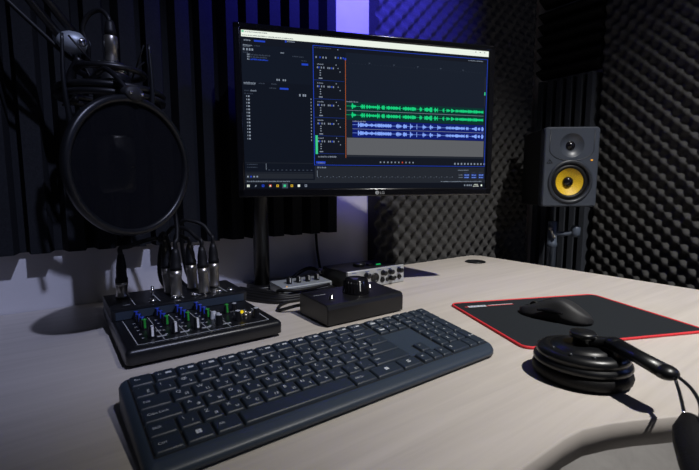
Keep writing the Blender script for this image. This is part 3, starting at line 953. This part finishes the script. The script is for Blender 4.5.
# ------------------------------------------------------------------ XLR cables plugged into the mixer
def xlr(x, y, tilt, path, label, hcon=0.044, hboot=0.036):
    """male connector standing in the mixer's shelf, black boot, cord"""
    z0 = D + 0.0425
    t = thing('microphone_cable', label, 'cable', (x, y, z0), group='cables plugged into the mixer')
    ax = Vector((tilt[0], tilt[1], 1)).normalized()
    c = Vector((x, y, z0))
    MB().lathe(c, ax, [(0.0092, 0.0003), (0.0092, 0.004), (0.0086, 0.005), (0.0086, hcon * 0.75), (0.0094, hcon * 0.78), (0.0094, hcon)], 24).build('connector_shell', 'silver', t)['label'] = 'metal connector shell'
    mb = MB()
    c1 = c + ax * hcon
    mb.lathe(c1, ax, [(0.0095, 0), (0.0095, 0.006), (0.0082, 0.009), (0.0078, hboot * 0.55), (0.0062, hboot * 0.8), (0.0045, hboot)], 20)
    for k in range(3): mb.torus(c1 + ax * (hboot * (0.45 + 0.14 * k)), ax, 0.0066 - 0.0006 * k, 0.0012, 20, 8)
    mb.build('strain_relief', 'rubber', t)
    c2 = c1 + ax * (hboot - 0.002)
    pts = [c2, c2 + ax * 0.012] + [Vector((p[0], p[1], D + p[2])) for p in path]
    MB().tube(pts, 0.0037, 10).build('cord', 'rubber', t)
    return t


xlr(0.089, 0.768, (0.02, 0.0), [(0.104, 0.770, 0.1265), (0.128, 0.776, 0.1330), (0.154, 0.790, 0.1330), (0.170, 0.813, 0.112), (0.176, 0.838, 0.05), (0.20, 0.850, 0.012), (0.255, 0.846, 0.0045), (0.296, 0.838, 0.0045)],
    'cable at the far left of the mixer, set apart from the other connectors', 0.026, 0.046)
xlr(0.164, 0.724, (0.02, 0.02), [(0.170, 0.729, 0.140), (0.172, 0.738, 0.170), (0.165, 0.748, 0.215), (0.150, 0.752, 0.265), (0.125, 0.752, 0.325), (0.118, 0.775, 0.40)],
    'cable with a large black boot rising from the middle of the mixer, nearest the keyboard')
xlr(0.1600, 0.755, (-0.05, 0.03), [(0.152, 0.768, 0.131), (0.157, 0.786, 0.140), (0.168, 0.806, 0.138), (0.180, 0.826, 0.100), (0.189, 0.848, 0.05), (0.22, 0.862, 0.012), (0.27, 0.862, 0.0045)],
    'cable just behind the middle connector of the mixer')
xlr(0.2010, 0.763, (-0.03, 0.03), [(0.194, 0.771, 0.133), (0.188, 0.782, 0.138), (0.184, 0.800, 0.134), (0.188, 0.818, 0.100), (0.198, 0.840, 0.045), (0.235, 0.848, 0.016), (0.275, 0.876, 0.0045)],
    'cable behind the thick right pair of connectors, half hidden')
xlr(0.2095, 0.722, (-0.02, 0.03), [(0.203, 0.735, 0.138), (0.194, 0.752, 0.150), (0.184, 0.772, 0.153), (0.176, 0.794, 0.150), (0.164, 0.826, 0.115), (0.166, 0.856, 0.05), (0.195, 0.880, 0.012), (0.25, 0.890, 0.0045)],
    'thick cable in front at the right of the mixer')
xlr(0.238, 0.757, (0.0, 0.02), [(0.236, 0.765, 0.138), (0.228, 0.778, 0.154), (0.212, 0.790, 0.162), (0.197, 0.803, 0.160), (0.200, 0.824, 0.122), (0.212, 0.846, 0.06), (0.235, 0.880, 0.022), (0.262, 0.905, 0.0045)],
    'rightmost cable of the mixer, arching back from its connector')

# ------------------------------------------------------------------ pop filter
NF = Vector((0.48, -0.87, -0.05)).normalized()
pc = Vector((0.0960, 0.634, D + 0.2505))
pop = thing('pop_filter', 'round black pop filter screen hanging in front of the microphone', 'pop filter', tuple(pc))
mb = MB()
Rp = 0.0880
mb.lathe(pc, NF, [(Rp - 0.002, -0.005), (Rp + 0.004, -0.005), (Rp + 0.005, -0.002), (Rp + 0.005, 0.003), (Rp + 0.003, 0.006), (Rp - 0.002, 0.006), (Rp - 0.0045, 0.004), (Rp - 0.0045, -0.004), (Rp - 0.002, -0.005)], 72, cap0=False, cap1=False)
mb.build('rim', 'black', pop)
mb = MB()
for h in (0.001, -0.002):
    mb.lathe(pc, NF, [(Rp - 0.003, h), (Rp * 0.5, h), (0.001, h)], 64, cap0=False, cap1=False)
mb.build('nylon_screen', 'nylon', pop)
mb = MB()
up = Vector((0, 0, 1)); up = (up - NF * up.dot(NF)).normalized()
side = up.cross(NF).normalized()
cc = pc + up * (Rp + 0.007)
mb.lathe(cc - NF * 0.002, NF, [(0.013, -0.004), (0.014, 0.0), (0.014, 0.008), (0.012, 0.011), (0.001, 0.0115)], 24, sx=1.0, sy=0.72, u=side)
mb.build('clamp', 'blackmatte', pop)
for s_ in (-1, 1):
    MB().sphere(cc + side * (0.0085 * s_) + NF * 0.009, 0.0024).build('screw', 'chrome', pop)
mb = MB()
mb.tube([cc - NF * 0.004, cc - NF * 0.025 + up * 0.02, cc - NF * 0.05 + up * 0.035, cc - NF * 0.07 + up * 0.03], 0.0035, 10)
mb.build('bracket_rod', 'blackmetal', pop)

# ------------------------------------------------------------------ microphone, shock mount, boom arm
mc = Vector((0.0885, 0.731, D))
mic = thing('microphone', 'condenser microphone hanging upside down behind the pop filter', 'microphone', (mc.x, mc.y, D + 0.40))
ax = (0, 0, 1)
MB().lathe(mc, ax, [(0.020, 0.215), (0.0245, 0.222), (0.0255, 0.232), (0.0255, 0.295), (0.0245, 0.300)], 32).build('head_grille', 'grille', mic)
MB().lathe(mc, ax, [(0.0255, 0.300), (0.0255, 0.385), (0.024, 0.389)], 32).build('body', 'blackmetal', mic)
MB().lathe(mc, ax, [(0.024, 0.389), (0.0235, 0.402), (0.020, 0.405), (0.012, 0.408)], 32).build('end_ring', 'chrome', mic)['label'] = 'bright metal end ring'
sm = thing('shock_mount', 'black spider shock mount with elastic cords around the microphone', 'shock mount', (mc.x, mc.y, D + 0.37))
mb = MB()
mb.torus(mc + Vector((0, 0, 0.392)), ax, 0.044, 0.0045, 48, 8); mb.torus(mc + Vector((0, 0, 0.352)), ax, 0.068, 0.005, 48, 8)
mb.torus(mc + Vector((0, 0, 0.362)), ax, 0.068, 0.005, 48, 8)
mb.build('ring', 'blackmetal', sm)
for k in range(4):
    a = radians(35 + 90 * k)
    e = Vector((cos(a), sin(a), 0))
    mb = MB()
    mb.tube([mc + e * 0.068 + Vector((0, 0, 0.30)), mc + e * 0.075 + Vector((0, 0, 0.36)), mc + e * 0.073 + Vector((0, 0, 0.425))], lambda t: 0.0042 - 0.0022 * t, 8)
    mb.build('upright', 'black', sm)
for k in range(8):
    mb = MB()
    a = radians(35 + 45 * k); e = Vector((cos(a), sin(a), 0)); e2 = Vector((cos(a + .4), sin(a + .4), 0))
    mb.tube([mc + e * 0.064 + Vector((0, 0, 0.425 if k % 2 == 0 else 0.34)), mc + e2 * 0.030 + Vector((0, 0, 0.385 if k % 2 == 0 else 0.37))], 0.0013, 6, smooth_path=False)
    mb.build('elastic_cord', 'rubber', sm)
mb = MB()
jt = Vector((0.046, 0.768, D + 0.437))
mb.tube([mc + Vector((-0.046, 0.040, 0.352)), mc + Vector((-0.050, 0.045, 0.385)), jt + Vector((0.006, -0.004, -0.022))], 0.006, 10)
mb.build('swivel_post', 'blackmetal', sm)

boom = thing('boom_arm', 'black twin rod microphone boom arm reaching in from the upper left', 'boom arm', (-0.62, 0.60, D))
mb = MB()
adir = Vector((-0.052, 0.042, 0.058)).normalized()
axs = Vector((0.80, -0.58, 0.0)).normalized()
bdir = Vector((-0.70, -0.08, 0.62)).normalized()
mb.sphere(jt, 0.019, (1.15, 0.8, 0.85))
mb.build('joint', 'alu', boom)['label'] = 'grey joint cap'
MB().lathe(jt + Vector((0.008, -0.013, -0.002)), Vector((0.5, -0.86, -0.05)), [(0.0058, 0), (0.0058, 0.006), (0.0045, 0.008), (0.001, 0.008)], 18).build('joint_bolt', 'chrome', boom)
A_end = jt + Vector((-0.27, 0.05, 0.37))
for off in (-0.013, 0.013):
    o_ = Vector((0.6, -0.2, 0.75)).normalized() * off
    mb = MB(); mb.tube([jt + o_ * 0.7, A_end + o_], 0.0062, 10, smooth_path=False)
    mb.build('upper_rod', 'blackmetal', boom)
base = Vector((-0.62, 0.60, D))
mb = MB(); mb.sphere(A_end, 0.022, (1.1, 0.8, 0.9)); mb.build('elbow', 'blackmetal', boom)
for off in (-0.013, 0.013):
    o_ = Vector((0.9, 0, 0.4)).normalized() * off
    MB().tube([A_end + o_, base + Vector((0, 0, 0.06)) + o_], 0.0062, 10, smooth_path=False).build('lower_rod', 'blackmetal', boom)
mb = MB(); mb.cyl(base + Vector((0, 0, 0.0005)), base + Vector((0, 0, 0.07)), 0.020); mb.cyl(base + Vector((0, 0, 0.0005)), base + Vector((0, 0, 0.012)), 0.035)
mb.build('desk_clamp', 'blackmetal', boom)

cab = thing('microphone_cable', 'cable looping over to the plug on top of the microphone', 'cable', (0.0905, 0.731, D + 0.41))
cx0 = Vector((0.0905, 0.731, D + 0.4085))
MB().lathe(cx0, ax, [(0.0088, 0), (0.0088, 0.020), (0.0094, 0.021), (0.0094, 0.034), (0.0086, 0.036)], 24).build('connector_shell', 'silver', cab)['label'] = 'silver connector shell'
MB().lathe(cx0 + Vector((0, 0, 0.036)), ax, [(0.0086, 0), (0.0078, 0.008), (0.0062, 0.018), (0.0045, 0.022)], 20).build('strain_relief', 'rubber', cab)
MB().tube([cx0 + Vector((0, 0, 0.054)), cx0 + Vector((-0.002, 0.002, 0.064)), (0.080, 0.744, D + 0.483), (0.066, 0.754, D + 0.476), (0.058, 0.760, D + 0.456), (0.064, 0.762, D + 0.432), (0.060, 0.772, D + 0.412), (0.04, 0.780, D + 0.418), (0.0, 0.78, D + 0.455), (-0.08, 0.775, D + 0.53), (-0.25, 0.76, D + 0.68)], 0.0033, 10).build('cord', 'rubber', cab)

# ------------------------------------------------------------------ monitor controller (big knob box)
ctl = thing('volume_controller', 'black metal box with one big volume knob behind the keyboard', 'volume controller', (0.43, 0.60, D))
mb = MB()
cp = [(0.5465, 0.003), (0.5460, 0.0285), (0.5480, 0.0335), (0.552, 0.0355), (0.634, 0.0390), (0.638, 0.0370), (0.638, 0.003)]
mb.ring_loft([[(x, y, D + z) for y, z in cp] for x in (0.3490, 0.511)], smooth=False)
bmesh.ops.bevel(mb.bm, geom=[e for e in mb.bm.edges if abs(e.verts[0].co.x - e.verts[1].co.x) < 1e-6], offset=0.001, segments=2, affect='EDGES')
mb.build('case', 'blackmetal', ctl)
for x in (0.365, 0.495):
    for y in (0.56, 0.64): MB().cyl((x, y, D + 0.0003), (x, y, D + 0.004), 0.006, seg=12).build('foot', 'rubber', ctl)
kc = Vector((0.4385, 0.592, D + 0.0375))
mb = MB()
kax = Vector((0, -0.03, 1)).normalized()
mb.lathe(kc, kax, [(0.0245, -0.002), (0.0245, 0.0015), (0.0238, 0.003), (0.0210, 0.0225), (0.0195, 0.0245), (0.001, 0.0248)], 40)
for k in range(24):
    a = 2 * pi * k / 24
    mb.cyl(kc + Vector((0.0234 * cos(a), 0.0234 * sin(a), 0.003)), kc + Vector((0.0208 * cos(a), 0.0208 * sin(a), 0.022)), 0.0010, 0.0008, 6)
mb.mi = 1
d_ = Vector((-0.30, -0.95, 0)); n_ = Vector((0.95, -0.30, 0)) * 0.0007
p0_ = kc + d_ * 0.0245 + Vector((0, 0, 0.006)); p1_ = kc + d_ * 0.0217 + Vector((0, 0, 0.0225))
mb.quad(p0_ - n_, p0_ + n_, p1_ + n_, p1_ - n_)
mb.build('volume_knob', ['blackgloss', 'white'], ctl)
for x, y in ((0.377, 0.578), (0.4790, 0.604)):
    mb = MB(); z_ = D + 0.0375
    mb.lathe((x, y, z_ - 0.001), ax, [(0.0048, 0), (0.0048, 0.002), (0.0028, 0.0026), (0.0026, 0.007), (0.0014, 0.0075)], 16)
    mb.build('push_button', 'chrome', ctl)
mb = MB()
for k in range(6): mb.quad(*[(0.360 + 0.004 * k + a, 0.606 + b_, D + 0.0380) for a, b_ in ((0, 0), (0.003, 0), (0.003, 0.002), (0, 0.002))])
mb.build('printed_mark', 'whiteprint', ctl)

# ------------------------------------------------------------------ small grey headphone amplifier with four knobs
amp = thing('headphone_amplifier', 'small grey metal box with four black knobs left of the silver interface', 'amplifier', (0.442, 0.80, D))
mb = MB()
mb.ring_loft([[(x, y, D + z) for y, z in ((0.768, 0.002), (0.768, 0.0150), (0.7695, 0.0165), (0.829, 0.0195), (0.830, 0.018), (0.830, 0.002))] for x in (0.3815, 0.502)], smooth=False)
mb.build('case', 'alu', amp)
for i, x in enumerate((0.4095, 0.4325, 0.4555, 0.4785)):
    mb = MB(); y_ = 0.794
    mb.lathe((x, y_, D + 0.0175), ax, [(0.0062, 0), (0.0060, 0.002), (0.0056, 0.0135), (0.0048, 0.0145), (0.001, 0.0145)], 20)
    mb.mi = 1; mb.quad((x - .0007, y_ - .0061, D + .021), (x + .0007, y_ - .0061, D + .021), (x + .0007, y_ - .0057, D + .031), (x - .0007, y_ - .0057, D + .031))
    mb.build('knob', ['black', 'white'], amp)
MB().sphere((0.3935, 0.7735, D + 0.0172), 0.0014).build('indicator_lamp', 'orangeled', amp)

# ------------------------------------------------------------------ silver audio interface
itf = thing('audio_interface', 'black audio interface with silver front panel at the back of the desk', 'audio interface', (0.594, 0.775, D))
MB().box((0.594, 0.778, D + 0.0215), (0.158, 0.100, 0.036), 0.002).build('case', 'blackmetal', itf)
mb = MB(); mb.box((0.595, 0.7255, D + 0.0215), (0.164, 0.007, 0.041), 0.0015)
mb.mi = 1; fy = 0.7218
for x in (0.530, 0.566, 0.600, 0.632, 0.660):
    mb.quad((x - .006, fy - .0001, D + .0385), (x + .006, fy - .0001, D + .0385), (x + .006, fy - .0001, D + .0372), (x - .006, fy - .0001, D + .0372))
mb.build('front_panel', ['ifface', 'blueprint'], itf)['label'] = 'silver front panel'
def fsock(x, z, r):
    MB().lathe((x, 0.7222, D + z), (0, -1, 0), [(r, -0.001), (r, 0.0022), (r * 0.86, 0.003), (r * 0.72, 0.003), (r * 0.66, 0.0012), (r * 0.22, 0.0012), (0.0005, 0.0014)], 24).build('socket', 'black', itf)
def fknob(x, z, r, l=0.011):
    mb = MB(); mb.lathe((x, 0.7222, D + z), (0, -1, 0), [(r * 1.1, 0), (r, 0.002), (r * 0.88, l), (r * 0.75, l + 0.001), (0.0005, l + 0.001)], 20)
    mb.mi = 1; mb.quad((x - .0005, 0.7222 - l * .2, D + z + r), (x + .0005, 0.7222 - l * .2, D + z + r), (x + .0005, 0.7222 - l, D + z + r * .9), (x - .0005, 0.7222 - l, D + z + r * .9))
    mb.build('knob', ['black', 'white'], itf)
fsock(0.5415, 0.0195, 0.0105); fsock(0.5880, 0.0205, 0.0115)
fknob(0.5645, 0.0290, 0.0068); fknob(0.6120, 0.0300, 0.0062); fknob(0.6335, 0.0305, 0.0062); fknob(0.6610, 0.0310, 0.0062)
fsock(0.6100, 0.0135, 0.0062); fsock(0.6250, 0.0130, 0.0050); fknob(0.6360, 0.0145, 0.0055, 0.009); fsock(0.6475, 0.0140, 0.0045); fsock(0.6620, 0.0145, 0.0058)
MB().lathe((0.585, 0.778, D + 0.0395), ax, [(0.014, 0), (0.014, 0.006), (0.0128, 0.0075), (0.001, 0.0075)], 28).build('monitor_dial', 'black', itf)
MB().lathe((0.612, 0.772, D + 0.0395), ax, [(0.008, 0), (0.008, 0.004), (0.007, 0.005), (0.001, 0.005)], 20).build('monitor_dial', 'black', itf)
MB().box((0.636, 0.768, D + 0.0402), (0.012, 0.005, 0.0014), 0.0004).build('indicator_lamp', 'greenled', itf)['label'] = 'green lit indicator'
MB().cyl((0.5145, 0.8265, D + 0.026), (0.5145, 0.846, D + 0.028), 0.0055, seg=14).build('rear_plug', 'chrome', itf)

# ------------------------------------------------------------------ loose cables at the back of the desk
def cable(pts, r, label, group=None):
    return tag(MB().tube([(x, y, D + z) for x, y, z in pts], r, 8).build('cable', 'rubber'), label, 'cable', group)


cable([(0.300, 0.832, 0.0045), (0.318, 0.800, 0.0045), (0.335, 0.765, 0.0045), (0.365, 0.735, 0.0045), (0.42, 0.728, 0.0045), (0.468, 0.735, 0.005), (0.497, 0.750, 0.005)], 0.0040,
      'black cable lying nearest the mixer in the tangle by the column')
cable([(0.310, 0.848, 0.005), (0.340, 0.795, 0.0045), (0.352, 0.768, 0.0045), (0.372, 0.748, 0.0045), (0.43, 0.742, 0.0045), (0.480, 0.752, 0.0045), (0.500, 0.772, 0.0045)], 0.0040,
      'middle black cable of the tangle in front of the grey amplifier')
cable([(0.322, 0.860, 0.0045), (0.352, 0.808, 0.0045), (0.364, 0.780, 0.0045), (0.376, 0.762, 0.0045), (0.44, 0.757, 0.004), (0.494, 0.762, 0.004), (0.507, 0.79, 0.004)], 0.0035,
      'black cable lying closest along the front of the grey amplifier')
cable([(0.292, 0.822, 0.0045), (0.305, 0.790, 0.0045), (0.322, 0.752, 0.0045), (0.352, 0.718, 0.0045), (0.41, 0.712, 0.0045), (0.460, 0.718, 0.0045), (0.505, 0.738, 0.0045)], 0.0040,
      'outermost black cable of the tangle, closest to the volume knob box')
cable([(0.330, 0.872, 0.0045), (0.345, 0.838, 0.0045), (0.362, 0.806, 0.0045), (0.3745, 0.785, 0.0042), (0.3745, 0.770, 0.0128), (0.400, 0.7515, 0.0128), (0.440, 0.7495, 0.0128), (0.488, 0.757, 0.0128)], 0.0035,
      'black cable lying on top of the tangle in front of the grey amplifier')
cable([(0.388, 0.722, 0.0035), (0.345, 0.702, 0.0035), (0.325, 0.672, 0.0035), (0.350, 0.652, 0.012), (0.372, 0.6360, 0.016)], 0.0030, 'thin black cable running into the back of the volume knob box')
cable([(0.5145, 0.848, 0.027), (0.50, 0.866, 0.030), (0.475, 0.872, 0.020), (0.45, 0.868, 0.006), (0.432, 0.862, 0.0045)], 0.0045, 'thick black cable curling from the back of the silver interface')
cable([(0.5605, 0.931, 0.104), (0.5615, 0.931, 0.085), (0.563, 0.930, 0.06), (0.568, 0.927, 0.02), (0.560, 0.90, 0.0045), (0.53, 0.872, 0.0045)], 0.0035, 'black cable hanging down the wall behind the interface')

# ------------------------------------------------------------------ headphones
hp = thing('headphones', 'black over ear headphones lying at the front right of the desk', 'headphones', (0.500, 0.227, D))
def cup(c, tag_):
    c = Vector(c)
    u = Vector((0.4, -0.916, 0))
    mb = MB()
    mb.lathe(c, ax, [(0.036, 0.0005), (0.047, 0.0009), (0.0515, 0.0052), (0.0525, 0.0103), (0.051, 0.0151), (0.047, 0.0172)], 56, sx=1.02, sy=0.92, u=u)
    mb.build('ear_pad', 'leather', hp)
    mb = MB()
    mb.lathe(c, ax, [(0.0470, 0.0163), (0.0500, 0.0176), (0.0515, 0.0206), (0.0505, 0.0245), (0.0475, 0.0258), (0.0470, 0.0273), (0.0485, 0.0284), (0.0480, 0.0323), (0.0440, 0.0357),
                     (0.0365, 0.0378), (0.0355, 0.0370), (0.0320, 0.0370), (0.0310, 0.0391), (0.0200, 0.0404), (0.0010, 0.0408)], 56, sx=1.02, sy=0.92, u=u)
    mb.build('ear_cup', 'cupblack', hp)
    mb = MB()
    mb.lathe(c + Vector((0.0, 0.0, 0.0404)), ax, [(0.0105, -0.001), (0.0105, 0.0075), (0.0140, 0.0085), (0.0145, 0.0130), (0.0132, 0.0147), (0.0010, 0.0150)], 32)
    mb.build('pivot_cap', 'black', hp)
    for k in range(5):
        a = radians(150 + 38 * k)
        MB().sphere(c + Vector((0.037 * cos(a), 0.035 * sin(a), 0.0372)), 0.0021).build('screw', 'spkdark', hp)
    return c
c1 = cup((0.5000, 0.2270, D), 'a'); c2 = cup((0.662, 0.015, D), 'b')
# yoke arm off the first cup, slider rods, padded head band arching over the desk's edge, second arm
def yoke(p0, p1):
    p0, p1 = Vector(p0), Vector(p1)
    d = (p1 - p0).normalized(); sd = d.cross(Vector((0, 0, 1))).normalized(); nn_ = sd.cross(d)
    mb = MB()
    mb.tube([p0, p0 + (p1 - p0) * .5, p1], lambda t: 0.0104 + 0.0008 * abs(2 * t - 1), 14, smooth_path=False, flat=0.62)
    mb.sphere(p0, 0.0112, (1, 1, 0.66)); mb.sphere(p1, 0.0112, (1, 1, 0.66))
    mb.build('yoke_arm', 'cupblack', hp)
def zt_(x, y, z): return Vector((x, y, D + z))
yoke(zt_(0.5080, 0.1960, 0.0480), zt_(0.4840, 0.1395, 0.0420))
yoke(zt_(0.655, 0.000, 0.0500), zt_(0.622, -0.030, 0.0460))
MB().tube([zt_(0.5000, 0.2230, 0.0440), zt_(0.5060, 0.2080, 0.0470), zt_(0.5080, 0.1960, 0.0480)], 0.0062, 10).build('hinge', 'black', hp)
MB().tube([zt_(0.662, 0.015, 0.0440), zt_(0.655, 0.0, 0.049)], 0.0062, 10, smooth_path=False).build('hinge', 'black', hp)
MB().tube([zt_(0.4790, 0.1300, 0.0390), zt_(0.455, 0.119, 0.0350), zt_(0.428, 0.108, 0.0310)], 0.0016, 8).build('slider_rod', 'chrome', hp)
MB().tube([zt_(0.4815, 0.1290, 0.0420), zt_(0.462, 0.113, 0.0415), zt_(0.440, 0.101, 0.0385), zt_(0.410, 0.093, 0.034)], 0.0016, 8).build('slider_rod', 'black', hp)
mb = MB()
mb.tube([zt_(0.4300, 0.1050, 0.0300), zt_(0.408, 0.0965, 0.0280), zt_(0.375, 0.0850, 0.0275), zt_(0.325, 0.060, 0.032), zt_(0.285, 0.01, 0.042), zt_(0.30, -0.055, 0.052), zt_(0.37, -0.100, 0.056), zt_(0.47, -0.110, 0.054), zt_(0.56, -0.080, 0.05), zt_(0.622, -0.030, 0.046)],
        lambda t: 0.0060 + 0.0075 * min(1, sin(pi * t) * 3.0), 14, flat=0.6)
mb.build('headband', 'leather', hp)

# ------------------------------------------------------------------ loudspeaker on a wall bracket
SR = -0.69
SPK = Vector((1.2930, 0.6530, D + 0.1650))
spk = thing('studio_speaker', 'dark grey studio loudspeaker with a yellow woofer cone in the corner', 'speaker', tuple(SPK), SR)
spk.scale = (1.058, 1.058, 1.058)
w2, hS, dS = 0.0765, 0.2270, 0.155
MB().box((0, 0.024 + dS / 2, hS / 2), (w2 * 2 - 0.004, dS, hS - 0.004), 0.003).build('cabinet', 'spkbody', spk, local=True)
# front baffle: a moulded rim and two plates with round openings, behind which the drivers are dished in
mb = MB()
def bouter(i, y):
    return [(x, y, z) for x, z in rrect(-w2 + i, i, w2 - i, hS - i, max(0.002, 0.010 - i), 8)]
mb.ring_loft([bouter(0, 0.028), bouter(0, 0.005), bouter(0.0012, 0.0018), bouter(0.0040, 0.0)], cap1=False)
def edge_hit(cx_, cz_, a, x0_, z0_, x1_, z1_):
    dx, dz = cos(a), sin(a)
    t = 1e9
    if dx > 1e-9: t = min(t, (x1_ - cx_) / dx)
    if dx < -1e-9: t = min(t, (x0_ - cx_) / dx)
    if dz > 1e-9: t = min(t, (z1_ - cz_) / dz)
    if dz < -1e-9: t = min(t, (z0_ - cz_) / dz)
    return (cx_ + dx * t, cz_ + dz * t)
def holed(cz_, r, z0_, z1_):
    xa = w2 - 0.0040
    N = 96
    angs = sorted([2 * pi * k / N for k in range(N)] + [math.atan2(zz - cz_, xx) % (2 * pi) for xx in (-xa, xa) for zz in (z0_, z1_)])
    outer = [edge_hit(0, cz_, a, -xa, z0_, xa, z1_) for a in angs]
    mb.ring_loft([[(x, 0.0, z) for x, z in outer], [(r * cos(a), 0.0, cz_ + r * sin(a)) for a in angs]], False, False, smooth=False)
ZS = 0.1335
TZ, WZ = 0.1750, 0.0715
holed(TZ, 0.0340, ZS, hS - 0.0040); holed(WZ, 0.0575, 0.0040, ZS)
mb.build('baffle', 'spkfront', spk, local=True)
mb = MB()
path = [(-0.0610, -0.0002, hS - 0.009)]
for k in range(25):
    a = pi + pi * k / 24
    path.append((0.0610 * cos(a), -0.0002, 0.1640 + 0.0325 * sin(a)))
path.append((0.0610, -0.0002, hS - 0.009))
mb.tube(path, 0.0011, 8, smooth_path=False)
mb.build('moulded_edge', 'spkdark', spk, local=True)
mb = MB()
mb.lathe((0, 0, TZ), (0, -1, 0), [(0.0345, 0.0000), (0.0335, -0.0006), (0.0310, -0.0026), (0.0260, -0.0060), (0.0200, -0.0088), (0.0145, -0.0102), (0.0120, -0.0104)], 56, cap0=False)
mb.build('waveguide', 'spkfront', spk, local=True)
mb = MB()
mb.lathe((0, 0.0104, TZ), (0, -1, 0), [(0.0130, 0.0), (0.0125, 0.0020), (0.0105, 0.0022), (0.0098, 0.001), (0.0080, 0.0046), (0.0045, 0.0072), (0.0004, 0.0080)], 32)
mb.build('tweeter', 'blackgloss', spk, local=True)
mb = MB()
mb.lathe((0, 0.0, WZ), (0, -1, 0), [(0.0625, -0.001), (0.0615, 0.0030), (0.0585, 0.0042), (0.0545, 0.0036), (0.0525, 0.0008), (0.0520, -0.004)], 64, cap0=False, cap1=False)
mb.build('woofer_ring', 'spkdark', spk, local=True)
mb = MB()
mb.lathe((0, 0.0, WZ), (0, -1, 0), [(0.0525, -0.0030), (0.0490, -0.0030), (0.0465, 0.0000), (0.0435, 0.0008), (0.0405, -0.0008), (0.0385, -0.0036)], 64, cap0=False, cap1=False)
mb.build('woofer_surround', 'rubber', spk, local=True)
mb = MB()
mb.lathe((0, 0.0, WZ), (0, -1, 0), [(0.0395, -0.0030), (0.0300, -0.0085), (0.0220, -0.0125), (0.0120, -0.0165)], 64, cap0=False)
mb.build('woofer_cone', 'cone', spk, local=True)['label'] = 'yellow woven cone'
mb = MB()
mb.lathe((0, 0.0140, WZ), (0, -1, 0), [(0.0150, -0.002), (0.0146, 0.0025), (0.0115, 0.0068), (0.0062, 0.0092), (0.0004, 0.0100)], 32)
mb.build('dust_cap', 'blackgloss', spk, local=True)
mb = MB()
yl = -0.0006
mb.mi = 0
mb.poly([(-0.0690, yl, 0.1240), (-0.0505, yl, 0.1240), (-0.0600, yl, 0.1365)])
mb.mi = 1
mb.poly([(-0.0655, yl - .0003, 0.1252), (-0.0615, yl - .0003, 0.1252), (-0.0605, yl - .0003, 0.1320)]); mb.poly([(-0.0590, yl - .0003, 0.1252), (-0.0545, yl - .0003, 0.1252), (-0.0597, yl - .0003, 0.1315)])
mb.build('badge', ['black', 'spkfront'], spk, local=True)
MB().sphere((0.0565, -0.0008, 0.1330), 0.0026, (1.3, 0.5, 0.9)).build('power_lamp', 'orangeled', spk, local=True)['label'] = 'orange power lamp'

br = thing('wall_bracket', 'black bracket holding the speaker off the wall, mostly hidden behind it', 'bracket', (1.535, 0.68, D + 0.29))
bk = SPK + Vector((-sin(SR), cos(SR), 0)) * 0.190 + Vector((0, 0, 0.12))
mb = MB(); mb.tube([tuple(bk), (1.46, 0.80, D + 0.288), (1.50, 0.80, D + 0.288)], 0.010, 10, smooth_path=False)
mb.build('arm', 'blackmetal', br)
MB().box((1.496, 0.80, D + 0.288), (0.008, 0.05, 0.07), 0.002).build('wall_plate', 'blackmetal', br)

# ------------------------------------------------------------------ spare microphone stand behind the desk
st = thing('microphone_stand', 'blue black stand tube with a clip rising behind the desk below the speaker', 'microphone stand', (1.335, 0.722, 0))
mb = MB(); mb.lathe((1.335, 0.722, 0), ax, [(0.0145, 0.02), (0.0145, D + 0.030), (0.0165, D + 0.032), (0.0165, D + 0.044), (0.0150, D + 0.046), (0.0140, D + 0.112), (0.012, D + 0.114)], 22)
mb.build('tube', 'base_tube', st)
MB().lathe((1.335, 0.722, 0), ax, [(0.13, 0.0005), (0.13, 0.012), (0.10, 0.022), (0.02, 0.028)], 40).build('base', 'blackmetal', st)
mb = MB()
mb.tube([(1.328, 0.724, D + 0.078), (1.352, 0.694, D + 0.074), (1.368, 0.672, D + 0.080)], 0.0075, 10)
mb.lathe((1.372, 0.666, D + 0.066), ax, [(0.012, 0), (0.014, 0.01), (0.014, 0.03), (0.010, 0.036)], 18)
mb.build('clip', 'base_tube', st)
mb = MB(); mb.sphere((1.318, 0.720, D + 0.092), 0.0060); mb.sphere((1.322, 0.708, D + 0.064), 0.0050); mb.tube([(1.318, 0.720, D + 0.092), (1.316, 0.712, D + 0.078), (1.322, 0.708, D + 0.064)], 0.0030, 8)
mb.build('wing_screw', 'silver', st)
